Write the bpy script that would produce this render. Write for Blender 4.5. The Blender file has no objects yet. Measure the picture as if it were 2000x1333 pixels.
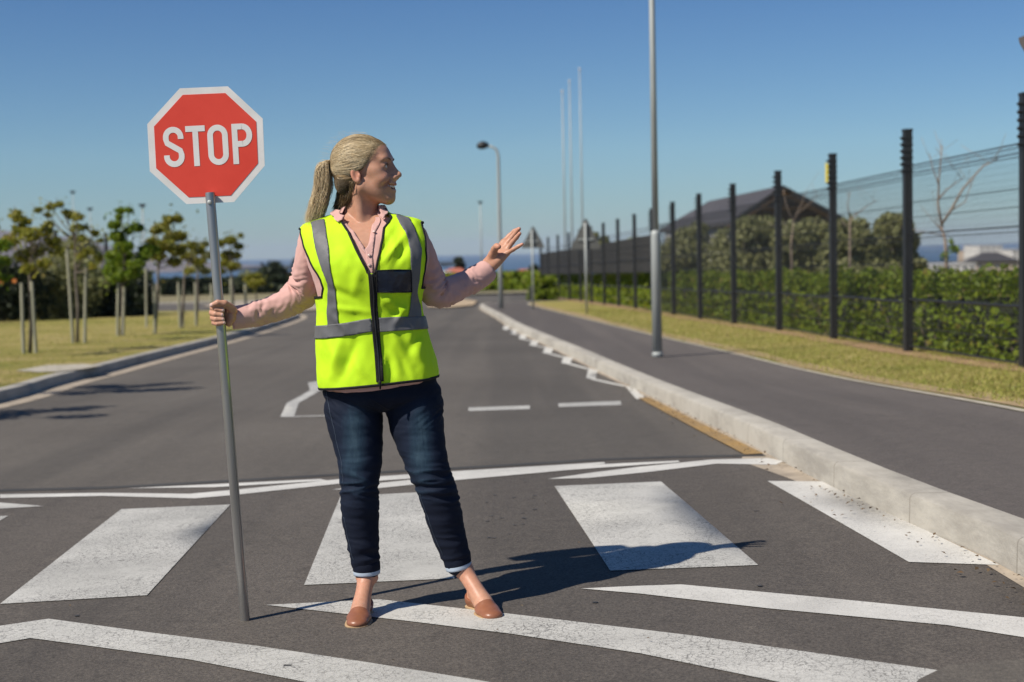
import bpy, bmesh, math, random
import numpy as np
from mathutils import Vector, Matrix, noise as mnoise
from mathutils.geometry import delaunay_2d_cdt

random.seed(7); RNG = np.random.default_rng(7)
rad = math.radians
SC = bpy.context.scene
COL = SC.collection

# ------------------------------------------------------------------ camera
CAM_H, PITCH, ROLL = 1.2, rad(3.6), rad(-1.25)
FPX, PCX, PCY = 2777.8, 1000.0, 666.5          # focal length and centre in units of the 2000 px wide frame
_fw = np.array([0, math.cos(PITCH), -math.sin(PITCH)])
_u0 = np.array([0, math.sin(PITCH), math.cos(PITCH)])
_r0 = np.array([1.0, 0, 0])
_rt = _r0*math.cos(ROLL) + _u0*math.sin(ROLL)
_up = _u0*math.cos(ROLL) - _r0*math.sin(ROLL)
CAM = np.array([0, 0, CAM_H])
cam = bpy.data.cameras.new('camera')
cam.sensor_width = 36; cam.lens = 50
cam.clip_start = 0.05; cam.clip_end = 60000
cam.dof.use_dof = True; cam.dof.focus_distance = 4.86; cam.dof.aperture_fstop = 3.0
camo = bpy.data.objects.new('camera', cam); COL.objects.link(camo)
camo.matrix_world = Matrix(((_rt[0], _up[0], -_fw[0], 0), (_rt[1], _up[1], -_fw[1], 0), (_rt[2], _up[2], -_fw[2], CAM_H), (0, 0, 0, 1)))
SC.camera = camo

# ------------------------------------------------------------------ light
SUN_EL = rad(47.0)
SDX, SDY = 0.823, 0.567                        # where shadows fall on the ground
world = bpy.data.worlds.new('World'); SC.world = world; world.use_nodes = True
wn = world.node_tree.nodes; wl = world.node_tree.links
for n in list(wn): wn.remove(n)
sky = wn.new('ShaderNodeTexSky'); sky.sky_type = 'NISHITA'; sky.sun_disc = False
sky.sun_elevation = SUN_EL; sky.sun_rotation = math.atan2(-SDX, -SDY)
sky.altitude = 0; sky.air_density = 1.0; sky.dust_density = 0.0; sky.ozone_density = 2.5
bg = wn.new('ShaderNodeBackground'); bg.inputs['Strength'].default_value = 0.062
wo = wn.new('ShaderNodeOutputWorld')
wtc = wn.new('ShaderNodeTexCoord'); wsep = wn.new('ShaderNodeSeparateXYZ'); wl.new(wtc.outputs['Generated'], wsep.inputs[0])
wr_ = wn.new('ShaderNodeValToRGB'); wl.new(wsep.outputs[2], wr_.inputs[0])
_e = wr_.color_ramp.elements; _e[0].position = 0.0; _e[0].color = (.58, .82, 1.08, 1); _e[1].position = .40; _e[1].color = (.55, .82, 1.12, 1)
_k = _e.new(.07); _k.color = (.70, .96, 1.20, 1)
_k = _e.new(.175); _k.color = (.53, .80, 1.14, 1)
wmx = wn.new('ShaderNodeMix'); wmx.data_type = 'RGBA'; wmx.blend_type = 'MULTIPLY'; wmx.inputs[0].default_value = 1
wl.new(sky.outputs[0], wmx.inputs[6]); wl.new(wr_.outputs[0], wmx.inputs[7])
wl.new(wmx.outputs[2], bg.inputs[0]); wl.new(bg.outputs[0], wo.inputs[0])
sun = bpy.data.lights.new('sun', 'SUN'); sun.energy = 5.0; sun.angle = rad(0.53); sun.color = (1.0, 0.93, 0.82)
suno = bpy.data.objects.new('sun', sun); COL.objects.link(suno)
_sd = Vector((SDX*math.cos(SUN_EL), SDY*math.cos(SUN_EL), -math.sin(SUN_EL)))
suno.rotation_euler = _sd.to_track_quat('-Z', 'Y').to_euler()
vs = SC.view_settings
vs.view_transform = 'Standard'; vs.look = 'None'; vs.exposure = 0.14; vs.gamma = 1.0; vs.use_curve_mapping = False

# ------------------------------------------------------------------ ground shape and positions
_gy = np.array([-30, 0, 5, 8, 10, 15.6, 20, 48, 4000.0])
_gz = np.array([.21, .0, -.035, -.06, -.125, -.315, -.39, -.85, -66.0])
def hz(x, y):
    """height of the road surface"""
    x = np.asarray(x, float); y = np.asarray(y, float)
    o = np.array([-1.0, -.6, 0, .6, 1.0])
    g = sum(np.interp(y+d, _gy, _gz) for d in o)/5
    c = np.clip((14-y)/6.0, 0, 1); c = c*c*(3-2*c)
    return g + .027*np.clip(x, -7, 6)*c
def ray(px, py):
    r = _rt*((px-PCX)/FPX) + _up*((PCY-py)/FPX) + _fw
    return r/r[1]
def W(px, py, Y):
    """the world point at distance Y north of the camera"""
    return CAM + ray(px, py)*Y
def G(px, py, dz=0.0):
    """the point of the ground (dz above the road) under that sight line"""
    r = ray(px, py); Y = 8.0
    lo, hi = .5, 900.0
    for _ in range(60):
        m = (lo+hi)/2; p = CAM + r*m
        if p[2] > hz(p[0], p[1])+dz: lo = m
        else: hi = m
    return CAM + r*lo
def project(P):
    P = np.asarray(P, float); d = P-CAM
    w = d@_fw
    return PCX+FPX*(d@_rt)/w, PCY-FPX*(d@_up)/w

# ------------------------------------------------------------------ materials
MATS = {}
def _ramp(nt, fac, stops):
    r = nt.nodes.new('ShaderNodeValToRGB'); e = r.color_ramp.elements
    while len(e) > 1: e.remove(e[-1])
    e[0].position = stops[0][0]; e[0].color = (*stops[0][1], 1)
    for p, c in stops[1:]:
        k = e.new(p); k.color = (*c, 1)
    nt.links.new(fac, r.inputs[0]); return r.outputs[0]
def _noise(nt, co, scale, detail=4, rough=.55, kind='noise', feature=None):
    if kind == 'noise':
        n = nt.nodes.new('ShaderNodeTexNoise'); n.inputs['Detail'].default_value = detail; n.inputs['Roughness'].default_value = rough
    else:
        n = nt.nodes.new('ShaderNodeTexVoronoi')
        if feature: n.feature = feature
    n.inputs['Scale'].default_value = scale
    nt.links.new(co, n.inputs['Vector']); return n.outputs[0]
def _mix(nt, fac, a, b, mode='MIX'):
    m = nt.nodes.new('ShaderNodeMix'); m.data_type = 'RGBA'; m.blend_type = mode
    if hasattr(fac, 'links'): nt.links.new(fac, m.inputs[0])
    else: m.inputs[0].default_value = fac
    for i, v in ((6, a), (7, b)):
        if hasattr(v, 'links'): nt.links.new(v, m.inputs[i])
        else: m.inputs[i].default_value = (*v, 1)
    return m.outputs[2]
def _math(nt, op, a, b=None, c=None):
    m = nt.nodes.new('ShaderNodeMath'); m.operation = op
    for i, v in enumerate((a, b, c)):
        if v is None: continue
        if hasattr(v, 'links'): nt.links.new(v, m.inputs[i])
        else: m.inputs[i].default_value = v
    return m.outputs[0]
def base(name):
    m = bpy.data.materials.new(name); m.use_nodes = True
    nt = m.node_tree; b = nt.nodes['Principled BSDF']
    tc = nt.nodes.new('ShaderNodeTexCoord'); MATS[name] = m
    return m, nt, b, tc.outputs['Object']
def bump(nt, b, h, strength=.3, dist=.01):
    n = nt.nodes.new('ShaderNodeBump'); n.inputs['Strength'].default_value = strength; n.inputs['Distance'].default_value = dist
    nt.links.new(h, n.inputs['Height']); nt.links.new(n.outputs[0], b.inputs['Normal'])
def stretch(nt, co, s):
    n = nt.nodes.new('ShaderNodeMapping'); n.inputs['Scale'].default_value = s
    nt.links.new(co, n.inputs[0]); return n.outputs[0]
def simple(name, col, rough=.6, metal=0.0, var=.25, scale=6.0, bumps=None, spec=.5, st=None):
    m, nt, b, co = base(name)
    if st: co = stretch(nt, co, st)
    f = _noise(nt, co, scale, 5)
    c = _ramp(nt, f, [(.25, tuple(x*(1-var) for x in col)), (.75, tuple(min(1, x*(1+var)) for x in col))])
    nt.links.new(c, b.inputs['Base Color'])
    b.inputs['Roughness'].default_value = rough; b.inputs['Metallic'].default_value = metal
    b.inputs['Specular IOR Level'].default_value = spec
    if bumps: bump(nt, b, _noise(nt, co, bumps[0], 4), bumps[1], bumps[2] if len(bumps) > 2 else .01)
    return m
def leafmat(name, stops, trans=.3):
    m, nt, b, co = base(name)
    g = nt.nodes.new('ShaderNodeNewGeometry')
    c = _ramp(nt, g.outputs['Random Per Island'], stops)
    c2 = _mix(nt, _noise(nt, co, 1.2, 3), c, tuple(x*.9 for x in stops[0][1]))
    nt.links.new(c2, b.inputs['Base Color']); b.inputs['Roughness'].default_value = .55
    b.inputs['Specular IOR Level'].default_value = .3
    t = nt.nodes.new('ShaderNodeBsdfTranslucent'); nt.links.new(c, t.inputs[0])
    mx = nt.nodes.new('ShaderNodeMixShader'); mx.inputs[0].default_value = trans
    nt.links.new(b.outputs[0], mx.inputs[1]); nt.links.new(t.outputs[0], mx.inputs[2])
    nt.links.new(mx.outputs[0], nt.nodes['Material Output'].inputs[0])
    return m
def asphalt(name, c1, c2, grain=.5):
    m, nt, b, co = base(name)
    big = _noise(nt, co, .35, 4); mid = _noise(nt, stretch(nt, co, (1.6, .35, 1)), 1.1, 5, .6)
    c = _ramp(nt, big, [(.3, c1), (.7, c2)])
    c = _mix(nt, _math(nt, 'MULTIPLY', mid, .35), c, tuple(x*.72 for x in c1))
    mot = _ramp(nt, _noise(nt, co, 14, 6, .8), [(.3, (.80,)*3), (.7, (1.16, 1.15, 1.13))]); c = _mix(nt, .8, c, _mix(nt, 1.0, c, mot, 'MULTIPLY'))
    trk = _ramp(nt, _noise(nt, stretch(nt, co, (1.1, .03, 1)), 1.0, 3, .6), [(.42, (.86,)*3), (.58, (1.12, 1.11, 1.09))]); c = _mix(nt, .8, c, _mix(nt, 1.0, c, trk, 'MULTIPLY'))
    stn = _ramp(nt, _noise(nt, co, 3.6, 5, .75), [(.60, (0,)*3), (.70, (.45,)*3)]); c = _mix(nt, stn, c, tuple(x*.5 for x in c1))
    fine = _noise(nt, co, 90, 4, .8)
    sp = _ramp(nt, fine, [(.32, (.35,)*3), (.5, (.95,)*3), (.66, (1.6, 1.58, 1.5))])
    c = _mix(nt, grain, c, _mix(nt, 1.0, c, sp, 'MULTIPLY'))
    # small dark pits and pale stones
    v = _noise(nt, co, 26, kind='v'); pit = _ramp(nt, v, [(.05, (1,)*3), (.11, (0,)*3)])
    msk = _ramp(nt, _noise(nt, co, 2.3, 3), [(.5, (0,)*3), (.62, (.75,)*3)])
    c = _mix(nt, _mix(nt, 1.0, pit, msk, 'MULTIPLY'), c, tuple(x*.45 for x in c1))
    v2 = _noise(nt, co, 17, kind='v'); st = _ramp(nt, v2, [(.02, (.55,)*3), (.05, (0,)*3)])
    c = _mix(nt, st, c, (.3, .28, .25))
    nt.links.new(c, b.inputs['Base Color'])
    b.inputs['Roughness'].default_value = .85; b.inputs['Specular IOR Level'].default_value = .25
    bump(nt, b, _noise(nt, co, 160, 3, .7), .55, .006)
    return m
def paint(name, col, wear=.5):
    m, nt, b, co = base(name)
    as_c = (.105, .098, .09)
    dist = nt.nodes.new('ShaderNodeMix'); dist.data_type = 'VECTOR'
    nz = nt.nodes.new('ShaderNodeTexNoise'); nz.inputs['Scale'].default_value = 9; nt.links.new(co, nz.inputs['Vector'])
    dist.inputs[0].default_value = .09; nt.links.new(co, dist.inputs[4]); nt.links.new(nz.outputs['Color'], dist.inputs[5])
    wco = dist.outputs[1]
    cr = _noise(nt, wco, 34, kind='v', feature='DISTANCE_TO_EDGE')
    crack = _ramp(nt, cr, [(.0, (.65,)*3), (.03, (.45,)*3), (.055, (0,)*3)])
    cr2 = _noise(nt, wco, 95, kind='v', feature='DISTANCE_TO_EDGE')
    crack2 = _ramp(nt, cr2, [(.0, (1,)*3), (.10, (0,)*3)])
    area = _ramp(nt, _noise(nt, co, 2.1, 5, .65), [(.36, (0.2,)*3), (.58, (1,)*3)])
    k = _mix(nt, 1.0, _mix(nt, .6, crack, crack2, 'ADD'), area, 'MULTIPLY')
    chip = _ramp(nt, _noise(nt, co, 60, 5, .75), [(.56+.05*(1-wear), (0,)*3), (.66, (1,)*3)])
    k = _mix(nt, 1.0, k, _mix(nt, 1.0, chip, area, 'MULTIPLY'), 'ADD')
    dirt = _ramp(nt, _noise(nt, co, 1.4, 6, .7), [(.35, tuple(x*.72 for x in col)), (.65, col)])
    c = _mix(nt, _math(nt, 'MULTIPLY', k, wear*1.5), dirt, as_c)
    c = _mix(nt, _math(nt, 'MULTIPLY', _noise(nt, co, 180, 2), .35), c, tuple(x*.7 for x in col))
    nt.links.new(c, b.inputs['Base Color']); b.inputs['Roughness'].default_value = .7
    bump(nt, b, _noise(nt, co, 150, 3, .7), .35, .005)
    return m

M_road = asphalt('asphalt_road', (.106, .095, .084), (.134, .121, .107))
M_slab = asphalt('asphalt_crossing', (.096, .085, .076), (.122, .108, .097), .75)
M_walk = asphalt('asphalt_path', (.120, .106, .098), (.138, .122, .113), .45)
M_seam = simple('seam', (.05, .047, .043), .8, scale=3)
M_white = paint('road_paint_white', (.60, .585, .54), .75)
M_white2 = paint('road_paint_white_clean', (.70, .68, .63), .3)
M_yellow = paint('road_paint_yellow', (.44, .27, .085), .8)
M_kerb = simple('concrete_kerb', (.41, .37, .30), .85, var=.22, scale=5, bumps=(40, .35))
M_gutter = simple('concrete_gutter', (.36, .30, .23), .9, var=.3, scale=7, bumps=(40, .3))
def grassmat():
    m, nt, b, co = base('grass')
    f = _noise(nt, stretch(nt, co, (.55, .9, 1)), .9, 6, .65)
    c = _ramp(nt, f, [(.28, (.19, .22, .045)), (.40, (.36, .335, .085)), (.54, (.52, .42, .15)), (.72, (.64, .49, .24))])
    c = _mix(nt, _math(nt, 'MULTIPLY', _noise(nt, co, 60, 4, .7), .5), c, (.12, .125, .03))
    nt.links.new(c, b.inputs['Base Color']); b.inputs['Roughness'].default_value = .9; b.inputs['Specular IOR Level'].default_value = .1
    bump(nt, b, _noise(nt, co, 45, 5, .7), 1.0, .05); return m
M_grass = grassmat()
M_blade = leafmat('grass_blades', [(0, (.24, .28, .05)), (.4, (.46, .42, .11)), (.8, (.62, .50, .19)), (1, (.64, .49, .24))], .35)
M_soil = simple('bare_soil', (.32, .20, .11), .95, var=.35, scale=4, bumps=(30, .6, .03))
M_field = simple('ground_field', (.20, .17, .085), .95, var=.35, scale=.25, bumps=(5, .5, .05))
M_sea = simple('sea', (.03, .07, .13), .35, var=.15, scale=.002, spec=.4)
M_black = simple('black_steel', (.018, .019, .021), .5, 0, .2, 12)
M_wire = simple('wire_black', (.03, .032, .036), .5, 0, .2, 8)
M_net = simple('shade_cloth', (.045, .043, .04), .9, 0, .2, 3)
M_galv = simple('galvanised_steel', (.38, .40, .385), .55, .25, .18, 9, st=(1, 1, .15))
M_polem = simple('steel_tube', (.36, .35, .335), .34, .75, .2, 14, st=(1, 1, .2))
M_grey = simple('sign_back', (.13, .13, .12), .6, .2, .15, 10)
M_timber = simple('grey_timber', (.30, .29, .21), .9, 0, .3, 14, bumps=(40, .5), st=(1, 1, .12))
M_bark = simple('bark', (.15, .125, .10), .95, 0, .35, 12, bumps=(30, .6))
M_barkp = simple('bark_pale', (.30, .23, .18), .95, 0, .3, 12, bumps=(30, .6))
M_hedgecore = simple('hedge_twigs', (.022, .028, .012), .95, 0, .4, 7, bumps=(12, 1, .1))
M_leafA = leafmat('leaf_young', [(0, (.17, .19, .025)), (.5, (.36, .35, .05)), (.85, (.48, .42, .07)), (1, (.50, .36, .10))], .4)
M_leafB = leafmat('leaf_bright', [(0, (.10, .18, .014)), (.5, (.22, .31, .025)), (1, (.36, .42, .045))], .4)
M_leafO = leafmat('leaf_olive', [(0, (.19, .20, .075)), (.5, (.32, .325, .14)), (1, (.44, .43, .22))], .35)
M_leafH = leafmat('leaf_hedge', [(0, (.13, .19, .012)), (.5, (.24, .32, .02)), (.9, (.36, .41, .035)), (1, (.38, .26, .07))], .4)
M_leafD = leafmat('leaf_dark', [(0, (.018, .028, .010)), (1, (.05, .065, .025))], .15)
M_roof = simple('roof_tiles', (.060, .056, .060), .7, 0, .2, 2, bumps=(9, .5, .05))
M_wood = simple('gable_timber', (.055, .035, .022), .8, 0, .35, 5, bumps=(20, .4))
M_render = simple('house_render', (.34, .33, .33), .9, 0, .12, 2)
M_whitewall = simple('white_render', (.62, .60, .57), .85, 0, .1, .5)
M_beige = simple('beige_render', (.45, .36, .28), .85, 0, .15, .5)
M_redroof = simple('red_roof', (.42, .13, .08), .8, 0, .25, 1)
M_window = simple('window_glass', (.05, .06, .08), .15, 0, .2, 2)
M_mount = simple('mountain_rock', (.16, .13, .13), .95, 0, .25, .004)
M_yel = simple('yellow_plate', (.75, .60, .05), .5, 0, .1, 8)
M_orange = simple('orange_plate', (.55, .17, .03), .5, 0, .1, 8)

# ------------------------------------------------------------------ mesh helpers
ORG = {}
def origin(o):
    return ORG.get(o.name, np.zeros(3))
def mesh_np(name, V, F):
    V = np.asarray(V, np.float32)
    me = bpy.data.meshes.new(name)
    if isinstance(F, np.ndarray):
        n, k = F.shape
        me.vertices.add(len(V)); me.vertices.foreach_set('co', V.ravel())
        me.loops.add(n*k); me.loops.foreach_set('vertex_index', F.astype(np.int32).ravel())
        me.polygons.add(n); me.polygons.foreach_set('loop_start', (np.arange(n)*k).astype(np.int32))
        me.polygons.foreach_set('loop_total', np.full(n, k, np.int32))
        me.update(calc_edges=True); me.validate()
    else:
        me.from_pydata([tuple(map(float, v)) for v in V], [], F); me.update()
    return me
def obj(name, V, F, mat, parent=None, smooth=False):
    V = np.asarray(V, float)
    if parent is not None: V = V - origin(parent)
    me = mesh_np(name, V, F); me.materials.append(mat)
    if smooth: me.polygons.foreach_set('use_smooth', np.ones(len(me.polygons), bool))
    o = bpy.data.objects.new(name, me); COL.objects.link(o)
    if parent is not None:
        o.parent = parent; ORG[o.name] = origin(parent)
    return o
def tag(o, label=None, cat=None, group=None, kind=None):
    if label: o['label'] = label
    if cat: o['category'] = cat
    if group: o['group'] = group
    if kind: o['kind'] = kind
    return o
def thing(name, loc, label, cat, group=None):
    o = bpy.data.objects.new(name, None); COL.objects.link(o)
    o.empty_display_size = .1
    o.location = tuple(map(float, loc)); ORG[o.name] = np.array(loc, float)
    return tag(o, label, cat, group)
class MB:
    def __init__(s): s.V = []; s.F = []
    def add(s, V, F):
        n = len(s.V); s.V += [tuple(map(float, v)) for v in V]; s.F += [tuple(i+n for i in f) for f in F]; return s
    def box(s, c, size, R=None, taper=1.0):
        hx, hy, hzz = size[0]/2, size[1]/2, size[2]/2; P = []
        for z in (-1, 1):
            t = taper if z > 0 else 1
            for x, y in ((-1, -1), (1, -1), (1, 1), (-1, 1)): P.append(np.array([x*hx*t, y*hy*t, z*hzz]))
        if R is not None: P = [R@p for p in P]
        P = [p+np.array(c) for p in P]
        return s.add(P, [(3, 2, 1, 0), (4, 5, 6, 7), (0, 1, 5, 4), (1, 2, 6, 5), (2, 3, 7, 6), (3, 0, 4, 7)])
    def prism(s, poly, d):
        """a closed prism: polygon of 3-D points pushed along d"""
        n = len(poly); P = [np.array(p) for p in poly]+[np.array(p)+np.array(d) for p in poly]
        F = [tuple(range(n)), tuple(range(2*n-1, n-1, -1))]+[((i+1) % n, i, i+n, (i+1) % n+n) for i in range(n)]
        return s.add(P, F)
    def tube(s, pts, r, n=8, caps=True):
        pts = [np.array(p, float) for p in pts]; k = len(pts)
        rr = [r]*k if np.isscalar(r) else list(r)
        t0 = pts[1]-pts[0]; t0 /= np.linalg.norm(t0)
        a = np.cross(t0, [0, 0, 1.0]) if abs(t0[2]) < .9 else np.cross(t0, [0, 1.0, 0])
        a /= np.linalg.norm(a); P = []; F = []
        for i in range(k):
            t = pts[min(i+1, k-1)]-pts[max(i-1, 0)]; t /= max(1e-9, np.linalg.norm(t))
            a = a-t*(a@t); a /= max(1e-9, np.linalg.norm(a)); b = np.cross(t, a)
            for j in range(n):
                th = 2*math.pi*j/n; P.append(pts[i]+rr[i]*(a*math.cos(th)+b*math.sin(th)))
        for i in range(k-1):
            for j in range(n):
                F.append((i*n+j, i*n+(j+1) % n, (i+1)*n+(j+1) % n, (i+1)*n+j))
        if caps: F += [tuple(range(n-1, -1, -1)), tuple((k-1)*n+j for j in range(n))]
        return s.add(P, F)
    def build(s, name, mat, parent=None, smooth=False):
        return obj(name, np.array(s.V), s.F, mat, parent, smooth)
def smooth_by_angle(o, ang=40):
    me = o.data
    me.polygons.foreach_set('use_smooth', np.ones(len(me.polygons), bool))
    bm = bmesh.new(); bm.from_mesh(me)
    for e in bm.edges:
        if len(e.link_faces) == 2 and e.calc_face_angle(0) > rad(ang): e.smooth = False
    bm.to_mesh(me); bm.free(); return o
def inside(poly, P):
    poly = np.asarray(poly, float); P = np.asarray(P, float); r = np.zeros(len(P), bool)
    x, y = P[:, 0], P[:, 1]; n = len(poly)
    for i in range(n):
        x1, y1 = poly[i]; x2, y2 = poly[(i+1) % n]
        c = ((y1 > y) != (y2 > y))
        with np.errstate(divide='ignore', invalid='ignore'):
            r ^= c & (x < (x2-x1)*(y-y1)/(y2-y1+1e-30)+x1)
    return r
def dense(poly, step, closed=True):
    out = []; n = len(poly)
    for i in range(n if closed else n-1):
        a = np.array(poly[i], float); b = np.array(poly[(i+1) % n], float)
        k = max(1, int(np.linalg.norm(b-a)/step))
        out += [a+(b-a)*j/k for j in range(k)]
    if not closed: out.append(np.array(poly[-1], float))
    return np.array(out)
def cdt(outer, holes, pts):
    V = []; E = []
    for lp in [outer]+list(holes):
        n = len(V); V += [Vector((float(p[0]), float(p[1]))) for p in lp]; m = len(lp)
        E += [(n+i, n+(i+1) % m) for i in range(m)]
    if len(pts):
        keep = inside(outer, pts)
        for h in holes: keep &= ~inside(h, pts)
        V += [Vector((float(p[0]), float(p[1]))) for p in pts[keep]]
    v, e, f, *_ = delaunay_2d_cdt(V, E, [], 0, 1e-7)
    v = np.array([(q[0], q[1]) for q in v]); f = np.array([t for t in f if len(t) == 3])
    c = v[f].mean(1); k = inside(outer, c)
    for h in holes: k &= ~inside(h, c)
    f = f[k]
    a = v[f]; s = (a[:, 1, 0]-a[:, 0, 0])*(a[:, 2, 1]-a[:, 0, 1])-(a[:, 1, 1]-a[:, 0, 1])*(a[:, 2, 0]-a[:, 0, 0])
    f[s < 0] = f[s < 0][:, ::-1]
    return v, f
def sheet(name, poly, dz, mat, step=1.0, kind='structure', rough=0.0):
    poly = dense([p[:2] for p in poly], step*2)
    x0, y0 = poly.min(0); x1, y1 = poly.max(0); P = []
    y = y0+step*.5
    while y < y1:
        st = step*max(1, y/25); xs = np.arange(x0, x1, st*1.5)
        P += [(x+RNG.uniform(-.2, .2)*st, y+RNG.uniform(-.1, .1)*st) for x in xs]; y += st
    v, f = cdt(poly, [], np.array(P) if P else np.zeros((0, 2)))
    z = hz(v[:, 0], v[:, 1])+dz
    if rough: z = z+rough*np.array([mnoise.noise(Vector((a*1.3, b*1.3, 3))) for a, b in v])
    o = obj(name, np.c_[v, z], f, mat)
    if kind: o['kind'] = kind
    return o
def px_sheet(name, pp, dz, mat, step=.35, base_dz=0.0):
    return sheet(name, [G(x, y, base_dz) for x, y in pp], dz, mat, step)
def offset_path(P, d):
    """shift a ground path sideways by d (to its right)"""
    P = np.asarray(P, float); out = []
    for i in range(len(P)):
        t = P[min(i+1, len(P)-1)]-P[max(i-1, 0)]; t /= np.linalg.norm(t)
        out.append(P[i]+d*np.array([t[1], -t[0]]))
    return np.array(out)
def cat(P, n):
    P = np.asarray(P, float); k = len(P); t = np.linspace(0, k-1, n)
    i = np.clip(t.astype(int), 0, k-2); f = (t-i)[:, None] if P.ndim > 1 else t-i
    p0 = P[np.clip(i-1, 0, k-1)]; p1 = P[i]; p2 = P[i+1]; p3 = P[np.clip(i+2, 0, k-1)]
    return .5*((2*p1)+(-p0+p2)*f+(2*p0-5*p1+4*p2-p3)*f*f+(-p0+3*p1-3*p2+p3)*f**3)
def leaves(P, size, N=None, jitter=.35, aspect=.55):
    """one rhombic leaf at each point"""
    n = len(P); d = RNG.normal(size=(n, 3)); d /= np.linalg.norm(d, axis=1)[:, None]
    if N is not None: d = d*.75+N; d /= np.linalg.norm(d, axis=1)[:, None]
    a = np.cross(d, RNG.normal(size=(n, 3))); a /= np.linalg.norm(a, axis=1)[:, None]
    b = np.cross(d, a); s = size*(1+jitter*RNG.uniform(-1, 1, (n, 1)))
    fold = d*s*.12
    V = np.stack([P-a*s*.5, P-b*s*.5*aspect+fold, P+a*s*.5, P+b*s*.5*aspect+fold], 1).reshape(-1, 3)
    F = np.arange(4*n).reshape(-1, 4)
    return V, F
exec_parts = True

# ================================================================== THE SETTING
def xy(px, py, dz=0): return G(px, py, dz)[:2]
RK = np.array([(1.95, -6), (1.93, 0), (1.86, 3), (1.78, 4.94), (1.76, 5.34), (1.64, 6.3), (1.56, 7.26), (1.51, 8.2), (1.46, 10.15), (1.38, 13.26), (1.26, 16), (1.12, 18), (.91, 21.2), (.5, 26.6), (.01, 33.5), (-.44, 41.8), (-1.0, 51), (-1.22, 55.5), (-1.15, 57.6), (-.7, 59.0), (.4, 60.0), (3, 61), (9, 62), (30, 65)])
LK = np.array([(-5.2, -6), (-5.3, 2), (-5.38, 9), (-5.5, 15.2), (-5.7, 17.6), (-5.75, 19.9), (-5.85, 23.1), (-5.98, 28.7), (-6.21, 34.5), (-6.68, 42.7), (-7.2, 48), (-8.2, 52), (-10.5, 54.6), (-16, 57), (-30, 60), (-60, 64)])
def dens_path(P, step=.7):
    out = [P[0]]
    d = np.r_[0, np.cumsum(np.linalg.norm(np.diff(P, axis=0), axis=1))]
    n = int(d[-1]/step); c = cat(P, len(P)*24)
    dc = np.r_[0, np.cumsum(np.linalg.norm(np.diff(c, axis=0), axis=1))]
    t = np.linspace(0, dc[-1], n)
    return np.c_[np.interp(t, dc, c[:, 0]), np.interp(t, dc, c[:, 1])]
RKd = dens_path(RK); LKd = dens_path(LK)

# the terrain: one sheet down to the sea
gx = np.r_[-3000, -1500, -800, -400, -200, -100, -50, np.arange(-30, 31, 2.0), 50, 100, 200, 400, 800, 1500, 3000]
gyy = np.r_[-30, -15, np.arange(-6, 30, 1.5), np.arange(30, 110, 5), 120, 150, 200, 300, 450, 700, 1100, 1700, 2300]
X, Y = np.meshgrid(gx, gyy)
Z = hz(X, Y)-.06
nx = len(gx); ny = len(gyy)
Fg = np.array([(j*nx+i, j*nx+i+1, (j+1)*nx+i+1, (j+1)*nx+i) for j in range(ny-1) for i in range(nx-1)])
tag(obj('ground', np.c_[X.ravel(), Y.ravel(), Z.ravel()], Fg, M_field, None, True), kind='structure')
sv = np.array([(-16000, 1200, -31), (16000, 1200, -31), (16000, 19000, -31), (-16000, 19000, -31)], float)
tag(obj('sea', sv, np.array([(0, 1, 2, 3)]), M_sea), kind='structure')

# road, far road, paths
road_poly = list(LKd[LKd[:, 1] < 62][LKd[LKd[:, 1] < 62][:, 0] > -40])
far_r = [(-40, 74), (-22, 80), (-12, 84), (-4, 90), (4, 92), (30, 94)]
rk_far = [p for p in RKd if p[0] < 25]
road_poly = [tuple(p) for p in road_poly]+far_r+[tuple(p) for p in reversed(rk_far)]
sheet('road', road_poly, 0.0, M_road, .8)
# raised crossing slab, seen as a slightly darker asphalt with a seam at its far edge
seam = [xy(*p) for p in [(-60, 966), (0, 962), (200, 957), (420, 945), (660, 931), (900, 918), (1180, 901), (1320, 896), (1497, 893)]]
slab = [(-5.25, 0), (-5.3, 8.4)]+[tuple(p) for p in seam]+[(1.49, 8.0), (1.56, 7.26), (1.76, 5.34), (1.86, 3), (1.9, 1)]
sheet('crossing_slab', slab, .003, M_slab, .5)
sm = np.array(seam); sheet('road_seam', [tuple(p) for p in sm]+[tuple(p) for p in (sm+np.array([0, .10]))[::-1]], .005, M_seam, .4)
tag(bpy.data.objects['crossing_slab'], kind='structure')

def kerb(name, P, side, w=.15, h=.13, mat=M_kerb):
    """a row of precast kerb stones along P, gaps every metre"""
    P = np.asarray(P); V = []; F = []
    prof = [(0, -.05), (.004, h-.022), (.010, h-.008), (.024, h), (w, h), (w, -.05)]
    n = len(prof)
    for i in range(len(P)):
        t = P[min(i+1, len(P)-1)]-P[max(i-1, 0)]; t = t/np.linalg.norm(t); nn = np.array([t[1], -t[0]])*side
        wob = .0012*mnoise.noise(Vector((i*.9, side, 0)))
        for a, b in prof:
            q = P[i]+nn*(a+wob); base_ = hz(P[i][0], P[i][1])
            V.append((q[0], q[1], base_+b+wob*.6))
    for i in range(len(P)-1):
        for j in range(n-1):
            F.append((i*n+j, i*n+j+1, (i+1)*n+j+1, (i+1)*n+j) if side > 0 else (i*n+j+1, i*n+j, (i+1)*n+j, (i+1)*n+j+1))
    o = obj(name, V, F, mat); o['kind'] = 'structure'; smooth_by_angle(o, 30); return o
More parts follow.
